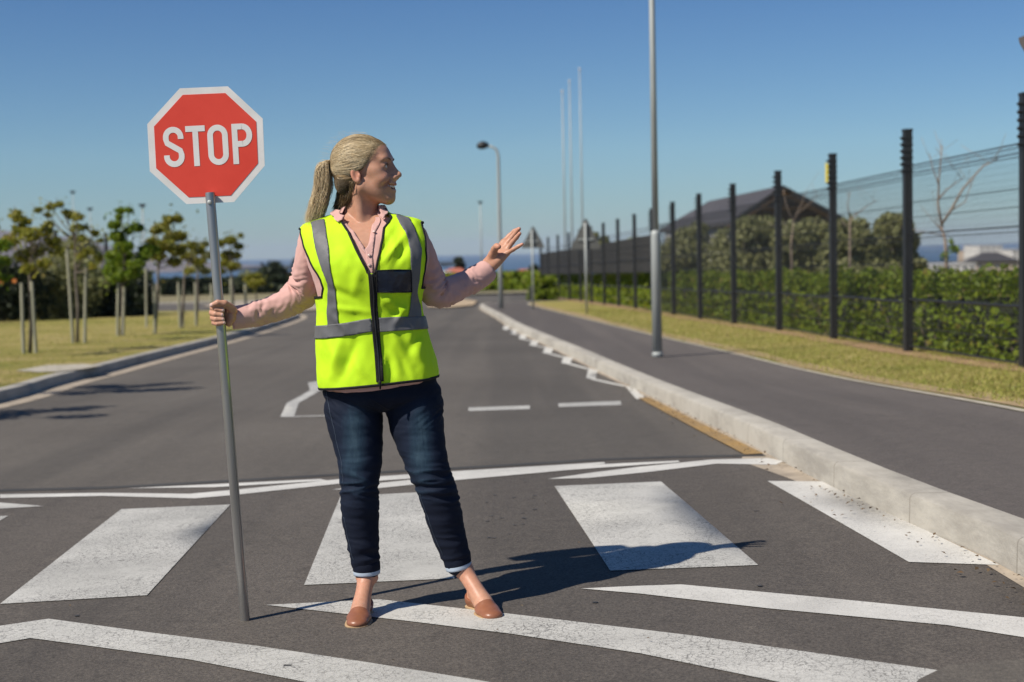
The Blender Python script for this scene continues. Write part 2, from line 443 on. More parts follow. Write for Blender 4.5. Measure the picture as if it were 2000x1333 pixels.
def kerbmat():
    m, nt, b, co = base('kerb_stone')
    f = _noise(nt, co, 3.0, 6, .65)
    c = _ramp(nt, f, [(.25, (.35, .32, .27)), (.5, (.42, .39, .335)), (.75, (.47, .44, .385))])
    sep = nt.nodes.new('ShaderNodeSeparateXYZ'); nt.links.new(co, sep.inputs[0])
    j = _math(nt, 'PINGPONG', sep.outputs[1], .5)
    jm = _ramp(nt, j, [(.0, (.7,)*3), (.003, (.7,)*3), (.007, (0,)*3)])
    c = _mix(nt, jm, c, (.16, .14, .11))
    st = _ramp(nt, _noise(nt, stretch(nt, co, (1, .5, 2)), 1.1, 6, .75), [(.48, (0,)*3), (.62, (.75,)*3)])
    c = _mix(nt, st, c, (.25, .23, .20))
    nt.links.new(c, b.inputs['Base Color']); b.inputs['Roughness'].default_value = .9
    bump(nt, b, _noise(nt, co, 70, 4, .7), .5, .008); return m
M_kerbs = kerbmat()
kr = RKd[(RKd[:, 0] < 20)]
kl = LKd[(LKd[:, 0] > -34)]
kerb('kerb', kr, 1, .17, .135, M_kerbs)
kerb('kerb', kl, -1, .16, .13, M_kerbs)
# light strip of cement and sand along the gutters
gl = [tuple(p) for p in kl if p[1] > 6]
sheet('gutter', gl+[tuple(p) for p in offset_path(np.array(gl), .30)[::-1]], .004, M_gutter, .6)
gr_ = np.array([p for p in kr if -2 < p[1] < 58 and p[0] < 1.97])
go = offset_path(gr_, -1); wv = np.array([.05+.04*mnoise.noise(Vector((p[1]*.8, 0, 0)))+.20*math.exp(-((p[1]-7.9)/.5)**2) for p in gr_])[:, None]
sheet('gutter', [tuple(p) for p in gr_]+[tuple(p) for p in (gr_+(go-gr_)*wv)[::-1]], .0048, M_gutter, .4)

# path on the right, verges
wk_in = offset_path(kr, .17)
WE = np.array([(3.35, -6), (3.3, 3), (3.2, 8.7), (3.28, 13.1), (3.1, 17.2), (2.88, 20.5), (2.5, 25.3), (2.1, 31), (1.70, 37), (1.22, 44), (.78, 51), (.62, 55), (.9, 58), (1.8, 59.6), (9, 61.4), (19, 62.6)])
WEd = dens_path(WE, .8)
inn = [tuple(p) for p in wk_in if p[0] < 19.5]
sheet('footpath', inn+[tuple(p) for p in WEd[::-1]], .13, M_walk, .7)
verge_far = [(40, 64), (40, -6)]
sheet('verge', [tuple(p) for p in WEd]+verge_far, .133, M_grass, .9, rough=.003)
lin = offset_path(kl, -.16)
sheet('verge', [tuple(p) for p in lin]+[(-34, 61), (-34, -6)], .132, M_grass, 1.0, rough=.004)
# edging and bare soil
eo = offset_path(WEd, .07)
sel = WEd[:, 1] > 3
sheet('path_edging', [tuple(p) for p in WEd[sel]]+[tuple(p) for p in eo[sel][::-1]], .136, M_kerb, .5)
def strip(name, P, wid, dz, mat, seed=0, var=.5):
    P = np.asarray(P); a = offset_path(P, -1)-P
    l = np.array([wid*(1+var*mnoise.noise(Vector((p[1]*.7, seed, 1)))) for p in P])[:, None]
    r = np.array([wid*(1+var*mnoise.noise(Vector((p[1]*.7, seed, 9)))) for p in P])[:, None]
    return sheet(name, [tuple(p) for p in P+a*l]+[tuple(p) for p in (P-a*r)[::-1]], dz, mat, .4)
M_dirt = simple('dry_edge', (.34, .245, .13), .95, var=.3, scale=5, bumps=(30, .6, .03))
strip('soil_strip', offset_path(WEd[(WEd[:, 1] > 4) & (WEd[:, 1] < 56)], .24), .13, .140, M_dirt, 2, .8)
FEN = np.array([(6.1, 4.4), (5.93, 8.0), (5.70, 11.55), (5.47, 15.12), (5.22, 18.7), (5.08, 22.4), (4.9, 26.0), (4.64, 29.6), (4.4, 33.1), (4.2, 36.7), (4.02, 40.3), (3.84, 43.9), (3.6, 47.5), (3.35, 51), (3.1, 54.6), (2.85, 58.2), (2.55, 61.8), (2.2, 65.4), (1.85, 69), (1.55, 72.4)])
strip('soil_strip', offset_path(dens_path(FEN, .8), -.12), .22, .143, M_soil, 5, .6)
# a little concrete ramp across the left verge
px_sheet('pavement_ramp', [(30, 724), (95, 713), (165, 711), (200, 714), (160, 721), (112, 726), (75, 727)], .142, M_kerb, .4, .142)
# far side of the cross road
sheet('far_verge', far_r+[(40, 125), (-60, 125), (-60, 72)], .12, M_field, 4)
kf = dens_path(np.array(far_r[0:]), 1.5); kerb('kerb', kf[::-1], 1, .3, .14, M_kerb)
isl = [xy(835, 590), xy(900, 586), xy(932, 590), xy(925, 598), xy(880, 603), xy(835, 602)]
sheet('traffic_island', isl, .05, simple('island_sand', (.44, .33, .21), .9, var=.2), 1)
isl2 = [xy(395, 600), xy(440, 590), xy(600, 592), xy(640, 606), xy(560, 612), xy(440, 606)]
sheet('traffic_island', isl2, .05, M_gutter, 1)

# ------------------------------------------------------------------ paint on the road
def mark(name, pp, mat=M_white, dz=.0062, step=.3): return px_sheet(name, pp, dz, mat, step)
mark('zebra_stripe', [(237, 997), (450, 988), (287, 1166), (0, 1183)])
mark('zebra_stripe', [(665, 972), (821, 964), (888, 1133), (594, 1146)])
mark('zebra_stripe', [(1083, 952), (1291, 943), (1481, 1107), (1192, 1118)])
mark('zebra_stripe', [(1499, 942), (1605, 943), (1952, 1107), (1775, 1101)], M_white2)
mark('zebra_stripe', [(-190, 1018), (16, 1010), (-290, 1195), (-560, 1210)])
mark('yield_line', [(-60, 1239), (0, 1226), (95, 1212), (300, 1240), (500, 1265), (720, 1298), (930, 1332), (990, 1343), (640, 1345), (575, 1332), (370, 1292), (180, 1266), (60, 1250), (0, 1260), (-60, 1274)])
mark('yield_line', [(520, 1185), (740, 1174), (1000, 1203), (1350, 1245), (1700, 1295), (1900, 1323), (1880, 1335), (1800, 1345), (1560, 1345), (1505, 1333), (1250, 1280), (1000, 1242), (800, 1217)])
mark('yield_line', [(1135, 1153), (1240, 1148), (1330, 1145), (1600, 1170), (2000, 1210), (2100, 1220), (2100, 1261), (2000, 1249), (1850, 1225), (1500, 1192), (1250, 1163)], M_white2)
mark('yield_line', [(0, 968), (200, 965), (370, 967), (480, 957), (665, 938), (900, 922), (1180, 905), (1182, 908), (900, 930), (665, 947), (450, 970), (380, 976), (200, 971), (0, 975)], M_white2)
mark('yield_line', [(648, 959), (740, 946), (884, 931), (1116, 912), (1325, 902), (1327, 905), (1116, 920), (884, 941), (740, 956)], M_white2)
mark('yield_line', [(250, 956), (420, 948), (625, 938), (640, 941), (420, 954)], M_white2)
mark('yield_line', [(1070, 938), (1160, 925), (1250, 914), (1390, 900), (1500, 897), (1530, 903), (1515, 910), (1400, 908), (1270, 924), (1150, 936)], M_white2)
mark('yield_line', [(-60, 978), (0, 984), (86, 991), (0, 996), (-60, 998)])
DZR = .0035
mark('road_dash', [(915, 797), (1035, 793), (1035, 800), (915, 804)], M_white, DZR)
mark('road_dash', [(1090, 789), (1212, 784), (1214, 792), (1092, 796)], M_white, DZR)
def stroke(name, pp, wid, mat=M_white2, dz=DZR):
    P = np.array([xy(*p) for p in pp]); a = offset_path(P, wid/2); b = offset_path(P, -wid/2)
    return sheet(name, [tuple(p) for p in a]+[tuple(p) for p in b[::-1]], dz, mat, .3)
stroke('island_line', [(664, 740), (611, 748), (616, 763), (572, 788), (561, 815)], .12, M_white)
stroke('island_line', [(556, 815), (640, 813)], .09, M_white)
M_zig = paint('road_paint_zigzag', (.70, .68, .62), .2)
def zc_(p): return [(x/3.25+879, y/3.25+371) for x, y in p]
for bl in ([(1112, 1252), (1165, 1252), (1238, 1325), (1185, 1334)], [(880, 1135), (938, 1150), (922, 1208), (864, 1197)], [(722, 1060), (780, 1067), (758, 1112), (706, 1101)], [(605, 998), (657, 1009), (639, 1046), (588, 1037)],
           [(520, 956), (562, 963), (547, 996), (503, 989)], [(450, 918), (488, 926), (473, 954), (435, 947)], [(396, 888), (430, 895), (415, 922), (382, 915)], [(345, 863), (378, 869), (365, 894), (332, 887)]):
    mark('zigzag_line', zc_(bl), M_zig, DZR+.002)
for ln in ([(1120, 1250), (905, 1203)], [(880, 1140), (745, 1103)], [(722, 1066), (630, 1041)], [(606, 1004), (540, 991)], [(522, 961), (468, 949)], [(452, 923), (410, 916)], [(398, 893), (358, 888)]):
    stroke('zigzag_line', zc_(ln), .075, M_zig)
stroke('yellow_line', [(1258, 779), (1300, 801), (1350, 827), (1400, 853), (1440, 873), (1473, 890)], .11, M_yellow, .0095)
mark('corner_patch', [(1795, 1333), (1850, 1306), (1930, 1297), (2060, 1290), (2060, 1350), (1780, 1350)], M_road, .009)  # flat patch in the road's asphalt colour at the near right corner

# ------------------------------------------------------------------ grass blades and litter
def blades(name, n, box, hgt, label):
    x = RNG.uniform(box[0], box[1], n); y = box[2]+(box[3]-box[2])*RNG.uniform(0, 1, n)**1.7
    wl_ = np.interp(y, WE[:, 1], WE[:, 0])
    if box[0] > 0: k = (x > wl_+.14) & (x < np.interp(y, FEN[:, 1], FEN[:, 0])+.3)
    else: k = x < np.interp(y, LK[:, 1], LK[:, 0])-.2
    x, y = x[k], y[k]; n = len(x)
    pat = np.array([mnoise.noise(Vector((a*.5, b*.5, 2))) for a, b in zip(x, y)])
    h = hgt*(.55+.5*RNG.uniform(0, 1, n)+.5*pat); z = hz(x, y)+.135
    th = RNG.uniform(0, 6.28, n); w = .003+.004*RNG.uniform(0, 1, n)*(1+y/25); lean = h*.7
    a = np.c_[np.cos(th), np.sin(th), 0*th]; b = np.c_[RNG.normal(size=n)*lean, RNG.normal(size=n)*lean, h]
    P = np.c_[x, y, z]
    V = np.stack([P-a*w[:, None], P+a*w[:, None], P+b], 1).reshape(-1, 3)
    o = obj(name, V, np.arange(3*n).reshape(-1, 3), M_blade); o['kind'] = 'stuff'; return o
blades('grass', 70000, (2.2, 6.2, 7, 45), .032, '')
blades('grass', 60000, (-20, -5.5, 9, 45), .032, '')
V = []; F = []
for k in range(24):
    g = G(985+RNG.normal(0, 34), 1008+RNG.normal(0, 26), .0065) if k < 19 else G(RNG.uniform(100, 1500), RNG.uniform(930, 1300), .0065)
    a_, b_, n0 = RNG.uniform(.005, .014), RNG.uniform(.004, .010), len(V)
    for j in range(9): th = 2*math.pi*j/9; q_ = 1+.3*RNG.uniform(-1, 1); x, y = g[0]+a_*q_*math.cos(th), g[1]+b_*q_*math.sin(th); V.append((x, y, float(hz(x, y))+.0066))
    F.append(tuple(range(n0, n0+9)))
tag(obj('oil_spots', V, F, simple('oil', (.05, .046, .042), .6)), kind='stuff')
n = 260
t = RNG.uniform(3.5, 16, n); xk = np.interp(t, RK[:, 1], RK[:, 0])-np.abs(RNG.normal(0, .10, n))-.02
P = np.c_[xk, t, hz(xk, t)+.022]
cl = np.array([G(1600+RNG.normal(0, 40), 972+RNG.normal(0, 14), .015) for _ in range(14)]); P = np.r_[P, cl]
far_ = np.array([(x, y, hz(x, y)+.02) for x, y in zip(RNG.uniform(-4, 1.6, 60), RNG.uniform(3.6, 9, 60))]); P = np.r_[P, far_]
V, F = leaves(P, np.where(np.arange(len(P))[:, None] < 274, .02, .010), np.array([0, 0, 1.5]), .6)
tag(obj('leaf_litter', V, F, leafmat('litter', [(0, (.07, .05, .03)), (.6, (.22, .13, .06)), (1, (.36, .28, .17))], .1)), kind='stuff')

# ================================================================== FENCES
def fence(P, label, group_h, n_ins, Hp=2.9, Hm=2.4, net=0, dz=.13):
    root = thing('mesh_fence', (P[0][0], P[0][1], hz(*P[0])+dz), label, 'fence')
    # one post, shared by all
    mb = MB().box((0, 0, Hp/2-.05), (.10, .11, Hp+.1)).box((0, 0, Hp+.005), (.112, .122, .03))
    pm = mb.build('fence_post', M_black, root); pm.location = Vector(P[0].tolist()+[float(hz(*P[0])+dz)])-Vector(root.location)
    # vertices were shifted by the origin of root: put them back on the post's own axis
    co = np.array([v.co for v in pm.data.vertices])+origin(root)
    pm.data.vertices.foreach_set('co', co.astype(np.float32).ravel())
    rib = MB()
    for s in (-1, 1): rib.box((s*.056, -.02, Hp*.5), (.014, .05, Hp*.96))
    ins = MB()
    for k in range(6):
        z = Hp-.10-.085*k
        ins.tube([(-.05, -.02, z), (-.085, -.03, z), (-.105, -.035, z)], [.012, .022, .012], 8).tube([(-.085, -.03, z-.018), (-.085, -.03, z+.018)], .014, 8)
        ins.box((0, 0, z), (.118, .128, .016))
    rails = []
    posts = []
    for i, p in enumerate(P):
        o = pm if i == 0 else pm.copy()
        if i: COL.objects.link(o); o.parent = root
        o.location = Vector((p[0], p[1], float(hz(*p)+dz)))-Vector(root.location)
        q = P[min(i+1, len(P)-1)]-P[max(i-1, 0)]; o.rotation_euler = (0, 0, math.atan2(q[1], q[0])-math.pi/2)
        posts.append(o)
    me_i = None
    for i in range(min(n_ins, len(P))):
        o = posts[i]
        if me_i is None:
            me_i = mesh_np('insulators', np.array(ins.V), ins.F); me_i.materials.append(M_black)
        k = bpy.data.objects.new('insulators', me_i); COL.objects.link(k); k.parent = o
    # one welded wire panel, unit length along +Y, then scaled to each bay
    L = 3.6; V = []; F = []
    def bar(a, b, r):
        a = np.array(a); b = np.array(b); d = (b-a)/np.linalg.norm(b-a)
        u = np.array([1.0, 0, 0]); w = np.cross(d, u); n0 = len(V)
        for e in (a, b):
            for k in range(3):
                th = 2*math.pi*k/3+.5; V.append(e+r*(u*math.cos(th)+w*math.sin(th)))
        for k in range(3): F.append((n0+k, n0+(k+1) % 3, n0+3+(k+1) % 3, n0+3+k))
    nv = 110
    for i in range(nv): y = L*(i+.5)/nv; bar((0, y, .04), (0, y, Hm), .0014)
    for z in np.arange(.05, Hm, .0762): bar((0, 0, z), (0, L, z), .0013)
    Vp = np.array(V); Fp = np.array(F)
    me_p = mesh_np('mesh_panel', Vp, Fp); me_p.materials.append(M_wire)
    V = []; F = []
    for i in range(nv): y = L*(i+.5)/nv; bar((0, y, 1.12), (0, y, 2.18), .0014)
    me_u = mesh_np('upper_mesh', np.array(V), np.array(F)); me_u.materials.append(M_wire)
    rb = MB()
    for z, r in ((Hm, .008), (Hm-.04, .005), (Hm-.10, .007), (Hm-.14, .005), (Hm*.80, .006), (Hm*.72, .005), (1.52, .009), (1.46, .006), (1.15, .006), (.66, .017), (.30, .006), (.05, .012)):
        rb.tube([(0, 0, z), (0, L, z)], r, 6)
    me_r = mesh_np('panel_rails', np.array(rb.V), rb.F); me_r.materials.append(M_black)
    nb_ = MB().box((.03, L/2, 1.64), (.006, L, 1.08)); me_n = mesh_np('shade_net', np.array(nb_.V), nb_.F); me_n.materials.append(M_net)
    for i in range(len(P)-1):
        a = np.array([*P[i], hz(*P[i])+dz]); b = np.array([*P[i+1], hz(*P[i+1])+dz]); d = b-a
        for nm, me in (('mesh_panel', me_u if net and i >= net else me_p), ('panel_rail', me_r))+((('shade_net', me_n),) if net and i >= net else ()):
            o = bpy.data.objects.new(nm, me); COL.objects.link(o); o.parent = root
            ln = np.linalg.norm(d); ex = d/ln; side = np.cross(ex, [0, 0, 1.0]); side /= np.linalg.norm(side); up = np.array([0, 0, 1.0])
            k = ln/L
            o.matrix_local = Matrix(((side[0], ex[0]*k, up[0], a[0]-root.location[0]), (side[1], ex[1]*k, up[1], a[1]-root.location[1]), (side[2], ex[2]*k, up[2], a[2]-root.location[2]), (0, 0, 0, 1)))
    return root
f1 = fence(FEN, 'black welded mesh security fence beside the footpath in front of the clipped hedge', '', 11, net=10)
pf = FEN[5]; yb = MB().box((-.10, -.03, 0), (.02, .10, .30)).build('warning_plate', M_yel, f1)
yb.location = (0, 0, 0)
cy = np.array([v.co for v in yb.data.vertices])+origin(f1)+np.array([pf[0]-f1.location[0], pf[1]-f1.location[1], hz(*pf)+.13+2.62-f1.location[2]])
yb.data.vertices.foreach_set('co', cy.astype(np.float32).ravel())
LF = np.array([(-18.0, 33.0), (-17.4, 37.0), (-16.9, 41), (-16.3, 45), (-15.6, 49), (-15.0, 53)])
f2 = fence(LF, 'black security fence behind the young trees on the left lawn', '', 0, 3.0, 2.4)

# ================================================================== PLANTS
def ellipsoid_pts(c, r, n, shell=.55):
    d = RNG.normal(size=(n, 3)); d /= np.linalg.norm(d, axis=1)[:, None]
    return np.array(c)+d*np.array(r)*(shell+(1-shell)*RNG.uniform(0, 1, (n, 1))**.5), d
def young_tree(base_px, blobs, label, mat, lsize=.075, dens=1.0, trunk_r=.03, cat_='tree', grp='young trees on the lawn', dz=.13, twig=M_bark, top=None):
    b = G(*base_px, dz); Yd = b[1]; S = Yd/FPX
    root = thing('young_tree', b, label, cat_, grp)
    cs = [(W(x, y, Yd+RNG.uniform(-.35, .35)), r*S) for x, y, r in blobs]
    zs = np.array([c[0][2] for c in cs]); low = zs.min()
    fork = np.array([b[0]*.6+np.mean([c[0][0] for c in cs])*.4, Yd, b[2]+(low-b[2])*.92])
    up = np.array([np.mean([c[0][0] for c in cs]), Yd, (zs.max()+low)/2+.1])
    T = MB(); mid = (b+fork)/2+np.array([.03, 0, 0])
    T.tube([b-np.array([0, 0, .05]), mid, fork, (fork*.45+up*.55), up], [trunk_r*1.15, trunk_r, trunk_r*.85, trunk_r*.6, trunk_r*.3], 8)
    for c, r in cs:
        f = np.clip((c[2]-fork[2])/(up[2]-fork[2]+1e-6)*.7-.25, 0, .9); s = fork*(1-f)+up*f
        m = s*.5+c*.5+np.array([0, 0, -.05]); T.tube([s, m, c, c+(c-m)*.4], [trunk_r*.5, trunk_r*.35, trunk_r*.2, .004], 5)
    T.build('trunk', twig, root, True)
    P = []; 
    for c, r in cs:
        n = int(dens*170*(r/.12)**1.6)
        p, d = ellipsoid_pts(c, (r*1.25, r*1.0, r*.8), n, .1); P.append(p)
        # a few leaves strung along the twig
        P.append(c+RNG.normal(size=(int(10*dens), 3))*r*1.2)
    P = np.concatenate(P); V, F = leaves(P, lsize, np.array([0, 0, .4]))
    obj('crown', V, F, mat, root)
    return root
TG = 'young trees on the lawn'
young_tree((58, 690), [(30, 425, 12), (45, 432, 14), (20, 470, 16), (60, 460, 20), (88, 452, 14), (100, 472, 15), (50, 500, 18), (75, 490, 16), (33, 415, 8), (40, 450, 15), (110, 490, 14), (85, 515, 12), (95, 440, 10), (55, 525, 12)], 'thin yellow green young tree between the two nearest stakes on the left lawn', M_leafA, .085, .75)
young_tree((-14, 700), [(-20, 440, 16), (4, 480, 15), (5, 510, 14), (-15, 520, 18), (-30, 480, 20), (8, 545, 8)], 'dark leafy young tree cut by the left edge of the frame', M_leafB, .085, 1.0)
young_tree((151, 671), [(75, 411, 8), (100, 405, 10), (116, 400, 9), (140, 420, 12), (152, 424, 10), (150, 445, 10), (165, 445, 8), (185, 455, 9), (145, 482, 8), (160, 500, 10), (172, 490, 10), (192, 505, 9), (128, 415, 7), (95, 420, 7), (180, 520, 8), (195, 470, 6), (160, 466, 8)], 'sparse young tree with a wide windswept crown between two green stakes', M_leafA, .08, .7)
young_tree((236, 656), [(235, 412, 8), (252, 411, 7), (224, 440, 11), (228, 462, 13), (266, 445, 12), (250, 452, 8), (240, 482, 16), (230, 520, 18), (245, 500, 14), (265, 517, 15), (280, 500, 14), (288, 488, 14), (214, 530, 12), (240, 540, 14), (222, 500, 14), (258, 535, 12), (232, 425, 7), (225, 545, 10), (300, 488, 10)], 'densest bright green young tree with a lopsided crown', M_leafB, .085, 1.5)
young_tree((302, 652), [(330, 430, 11), (346, 428, 10), (316, 446, 14), (350, 462, 13), (300, 472, 11), (325, 480, 15), (346, 490, 15), (310, 500, 13), (340, 512, 12), (305, 450, 10), (335, 462, 12), (296, 490, 12)], 'olive green young tree leaning right behind the bright one', M_leafA, .09, 1.2)
young_tree((352, 641), [(375, 480, 12), (390, 490, 11), (380, 510, 12), (362, 500, 12), (370, 530, 10), (395, 512, 8), (355, 482, 8)], 'pale thin young tree just left of the sign pole', M_leafA, .09, .7)
young_tree((383, 636), [(398, 478, 9), (405, 500, 10), (388, 520, 10), (400, 530, 10), (378, 495, 8)], 'small dull young tree right behind the sign pole', M_leafO, .09, .8)
young_tree((456, 606), [(430, 476, 9), (450, 470, 11), (466, 482, 8), (446, 500, 14), (456, 520, 11), (470, 460, 5), (438, 515, 9), (430, 530, 8), (462, 500, 8)], 'farthest small young tree right of the sign pole', M_leafA, .13, 1.0)
young_tree((500, 612), [(488, 545, 9), (500, 540, 8), (508, 552, 8), (494, 556, 8)], 'tiny round tree near the far junction', M_leafA, .13, .9)
def roadside_tree(x, y, h, label):
    b = np.array([x, y, float(hz(x, y))+.13]); root = thing('young_tree', b, label, 'tree', TG); T = MB(); P = []
    T.tube([b, b+np.array([.05, 0, h*.5]), b+np.array([.1, .0, h])], [.06, .05, .02], 8)
    for k in range(11):
        c = b+np.array([RNG.uniform(-.5, .9), RNG.uniform(-.7, .7), h*RNG.uniform(.72, 1.02)]); T.tube([b+np.array([.05, 0, h*.6]), c], [.025, .006], 5)
        P.append(ellipsoid_pts(c, (.28, .25, .16), 130, .1)[0])
    T.build('trunk', M_bark, root, True); V, F = leaves(np.concatenate(P), .1, np.array([0, 0, .4])); obj('crown', V, F, M_leafA, root)
roadside_tree(-7.4, 15.2, 3.7, 'taller tree just outside the left edge, shading the road at the kerb')
roadside_tree(-7.9, 11.7, 3.9, 'tall tree farther outside the left edge, shading the nearest road')
def stake(bp, tp, lab):
    b = G(*bp, .13); t = W(tp[0], tp[1], b[1]+.02); r = .032 if b[1] < 40 else .05
    m = MB().tube([b-np.array([0, 0, .1]), (b+t)/2, t-np.array([0, 0, .02]), t], [r, r*.97, r*.95, r*.8], 10)
    o = m.build('tree_stake', M_timber, None, False); smooth_by_angle(o)
    tag(o, lab, 'stake', 'timber stakes beside the young trees')
for a, b_, l in [((46, 691), (42, 553), 'left stake of the nearest pair at the left edge'), ((70, 690), (62, 550), 'right stake of the nearest pair at the left edge'),
               ((143, 671), (131, 488), 'leaning green stake left of the windswept tree'), ((165, 671), (168, 517), 'upright green stake right of the windswept tree'),
               ((229, 657), (231, 548), 'pale stake left under the bright green tree'), ((240, 656), (243, 560), 'pale short stake right under the bright green tree'),
               ((303, 653), (301, 552), 'single stake at the olive green leaning tree'), ((286, 640), (285, 525), 'tall weathered stake behind the bright green tree'), ((352, 642), (348, 552), 'stake at the pale thin tree left of the sign pole'), ((357, 640), (359, 556), 'second stake behind the pale thin tree'),
               ((383, 637), (381, 552), 'stake right behind the sign pole'), ((414, 615), (413, 555), 'distant stake touching the right side of the sign pole'), ((452, 607), (451, 544), 'left stake of the farthest pair'), ((480, 606), (479, 556), 'right stake of the farthest pair')]:
    stake(a, b_, l)

def hedge(name, path, w, h, n, lsize, label, mat=M_leafH, near=1.8, cat_='hedge', dz=.13, core=M_hedgecore):
    P = dens_path(np.array(path), .5); root = thing(name, (*P[0], hz(*P[0])+dz), label, cat_)
    V = []; F = []; m = 10
    a = offset_path(P, 1)-P
    for i, p in enumerate(P):
        for j in range(m):
            th = math.pi*j/(m-1); k = 1+.18*mnoise.noise(Vector((p[0]*1.1, p[1]*1.1, j*.5)))
            q = p+a[i]*math.cos(th)*w*.28*k; z = hz(*p)+dz+(h*.70*k)*min(1, math.sin(th)*1.6)
            V.append((q[0], q[1], z))
    for i in range(len(P)-1):
        for j in range(m-1): F.append((i*m+j, (i+1)*m+j, (i+1)*m+j+1, i*m+j+1))
    F.append(tuple(range(m))); F.append(tuple((len(P)-1)*m+j for j in range(m-1, -1, -1)))
    obj('stems', V, F, core, root)
    t = RNG.uniform(0, 1, n)**near*(len(P)-1); i = np.clip(t.astype(int), 0, len(P)-2); f = (t-i)[:, None]
    c = P[i]*(1-f)+P[i+1]*f; aa = a[i]
    th = RNG.uniform(.0, 1, n); th = np.where(th < .6, th/.6*math.pi*.5, math.pi*(.5+(th-.6)/.4*.5))
    prof = np.minimum(1, np.sin(th)*1.45); low = RNG.uniform(.12, 1, n)
    nz = np.array([mnoise.noise(Vector((x*1.5, y*1.5, z*3))) for x, y, z in zip(c[:, 0], c[:, 1], th)])
    rr = (.90+.16*RNG.uniform(-1, 1, n)+.20*nz)
    zz_ = hz(c[:, 0], c[:, 1])+dz+h*prof*rr*np.where(prof < .98, low, 1)
    side = np.cos(th)*w*.5*rr
    rr = rr*(1+.10*np.array([mnoise.noise(Vector((x*.9, y*.55, 7))) for x, y in zip(c[:, 0], c[:, 1])]))
    gap = np.array([mnoise.noise(Vector((x*2.3, y*2.3, l_*2))) for x, y, l_ in zip(c[:, 0], c[:, 1], low)])
    q = c+aa*(-side)[:, None]
    Q = np.c_[q, np.maximum(zz_, hz(c[:, 0], c[:, 1])+dz+.05)]
    N = np.c_[-aa*np.cos(th)[:, None], np.sin(th)][:, [0, 1, 2]]
    keep = (prof > .98) & (low > .45) | (gap > -.02+.35*(.45-low)) | (prof < .9) & (low > .6)
    Q = Q[keep]; N = N[keep]; sz = lsize*(1+c[keep][:, 1:2]/70)
    V, F = leaves(Q, sz, N*.5); obj('foliage', V, F, mat, root)
    return root
hp = offset_path(FEN, .75)
right_hedge = hedge('hedge', [tuple(p) for p in hp if p[1] < 72], 1.0, .98, 64000, .075, 'long clipped green hedge behind the black mesh fence on the right')
tw = MB()
for k in range(70):
    y = 8+26*RNG.uniform(0, 1)**1.6; x = np.interp(y, hp[:, 1], hp[:, 0])-.26+RNG.normal(0, .08); z = float(hz(x, y))+.13; d = RNG.normal(0, .12, 2); h_ = RNG.uniform(.25, .7)
    tw.tube([(x, y, z), (x+d[0]*.4, y+d[1]*.6, z+h_*.55), (x+d[0]-.06, y+d[1], z+h_)], [.012, .008, .003], 5)
tag(tw.build('bare_twigs', M_barkp, right_hedge), kind='stuff')
def shrub(base_xy, blobs_px, Yd, label, mat, lsize, n, name='olive_shrub', grp='grey green shrubs behind the hedge', cat_='shrub', dz=.1, core=None):
    b = np.array([*base_xy, hz(*base_xy)+dz]); root = thing(name, b, label, cat_, grp); S = Yd/FPX
    P = []; T = MB()
    tot = sum(r*r for *_, r in blobs_px)
    for x, y, r in blobs_px:
        c = W(x, y, Yd+RNG.uniform(-.6, .6)); p, d = ellipsoid_pts(c, (r*S*1.3, r*S*1.3, r*S*1.12), max(8, int(n*r*r/tot)), .25)
        k = np.array([mnoise.noise(Vector(q*2.2/(r*S*2))) for q in p]); P.append(p[k > -.28])
        T.tube([b, b*.5+c*.5+np.array([RNG.uniform(-.1, .1), 0, 0]), c], [.07, .05, .02], 6)
    T.build('trunk', M_bark, root, True)
    P = np.concatenate(P); V, F = leaves(P, lsize, np.array([0, 0, .3])); obj('crown', V, F, mat, root); return root
def ground_under(px, Yd):
    p = W(px, 560, Yd); return (p[0], Yd)
SH = [((1345, 46), [(1320, 500, 34), (1350, 470, 28), (1380, 500, 36), (1310, 530, 26), (1345, 540, 30), (1390, 540, 30), (1300, 545, 34), (1420, 545, 34), (1360, 560, 34), (1365, 450, 16), (1328, 468, 14)], 'dark olive shrub left in the group, beside the lamp post'),
      ((1440, 38), [(1430, 480, 34), (1470, 455, 30), (1500, 450, 26), (1450, 520, 40), (1495, 500, 38), (1420, 530, 30), (1520, 540, 34), (1410, 560, 34), (1480, 560, 36), (1455, 440, 16), (1515, 440, 14), (1410, 500, 18)], 'tall grey green shrub below the roof ridge'),
      ((1570, 34), [(1550, 470, 34), (1590, 460, 32), (1565, 510, 42), (1610, 500, 34), (1630, 530, 34), (1545, 540, 30), (1600, 558, 36), (1540, 500, 24), (1575, 445, 14), (1615, 455, 16)], 'grey green shrub under the gable of the house'),
      ((1690, 29), [(1660, 460, 34), (1640, 490, 30), (1690, 490, 34), (1665, 520, 38), (1710, 530, 30), (1640, 545, 36), (1700, 548, 34), (1650, 450, 16), (1685, 462, 14)], 'grey green shrub between the third and fourth fence posts'),
      ((1745, 31), [(1745, 450, 30), (1730, 480, 32), (1765, 470, 24), (1750, 510, 34), (1780, 520, 22), (1735, 545, 34), (1770, 545, 26), (1738, 432, 14), (1762, 445, 12)], 'lighter grey green shrub right in the group, with open sky behind'),
      ((1250, 60), [(1210, 500, 26), (1245, 492, 26), (1270, 510, 28), (1225, 530, 28), (1285, 530, 28), (1190, 520, 26)], 'small dull shrub farthest along the fence, left of the lamp post')]
for (bx, Yd), bl, lab in SH:
    shrub(ground_under(bx, Yd), bl, Yd, lab, M_leafO, .10+.0012*Yd, 9000)
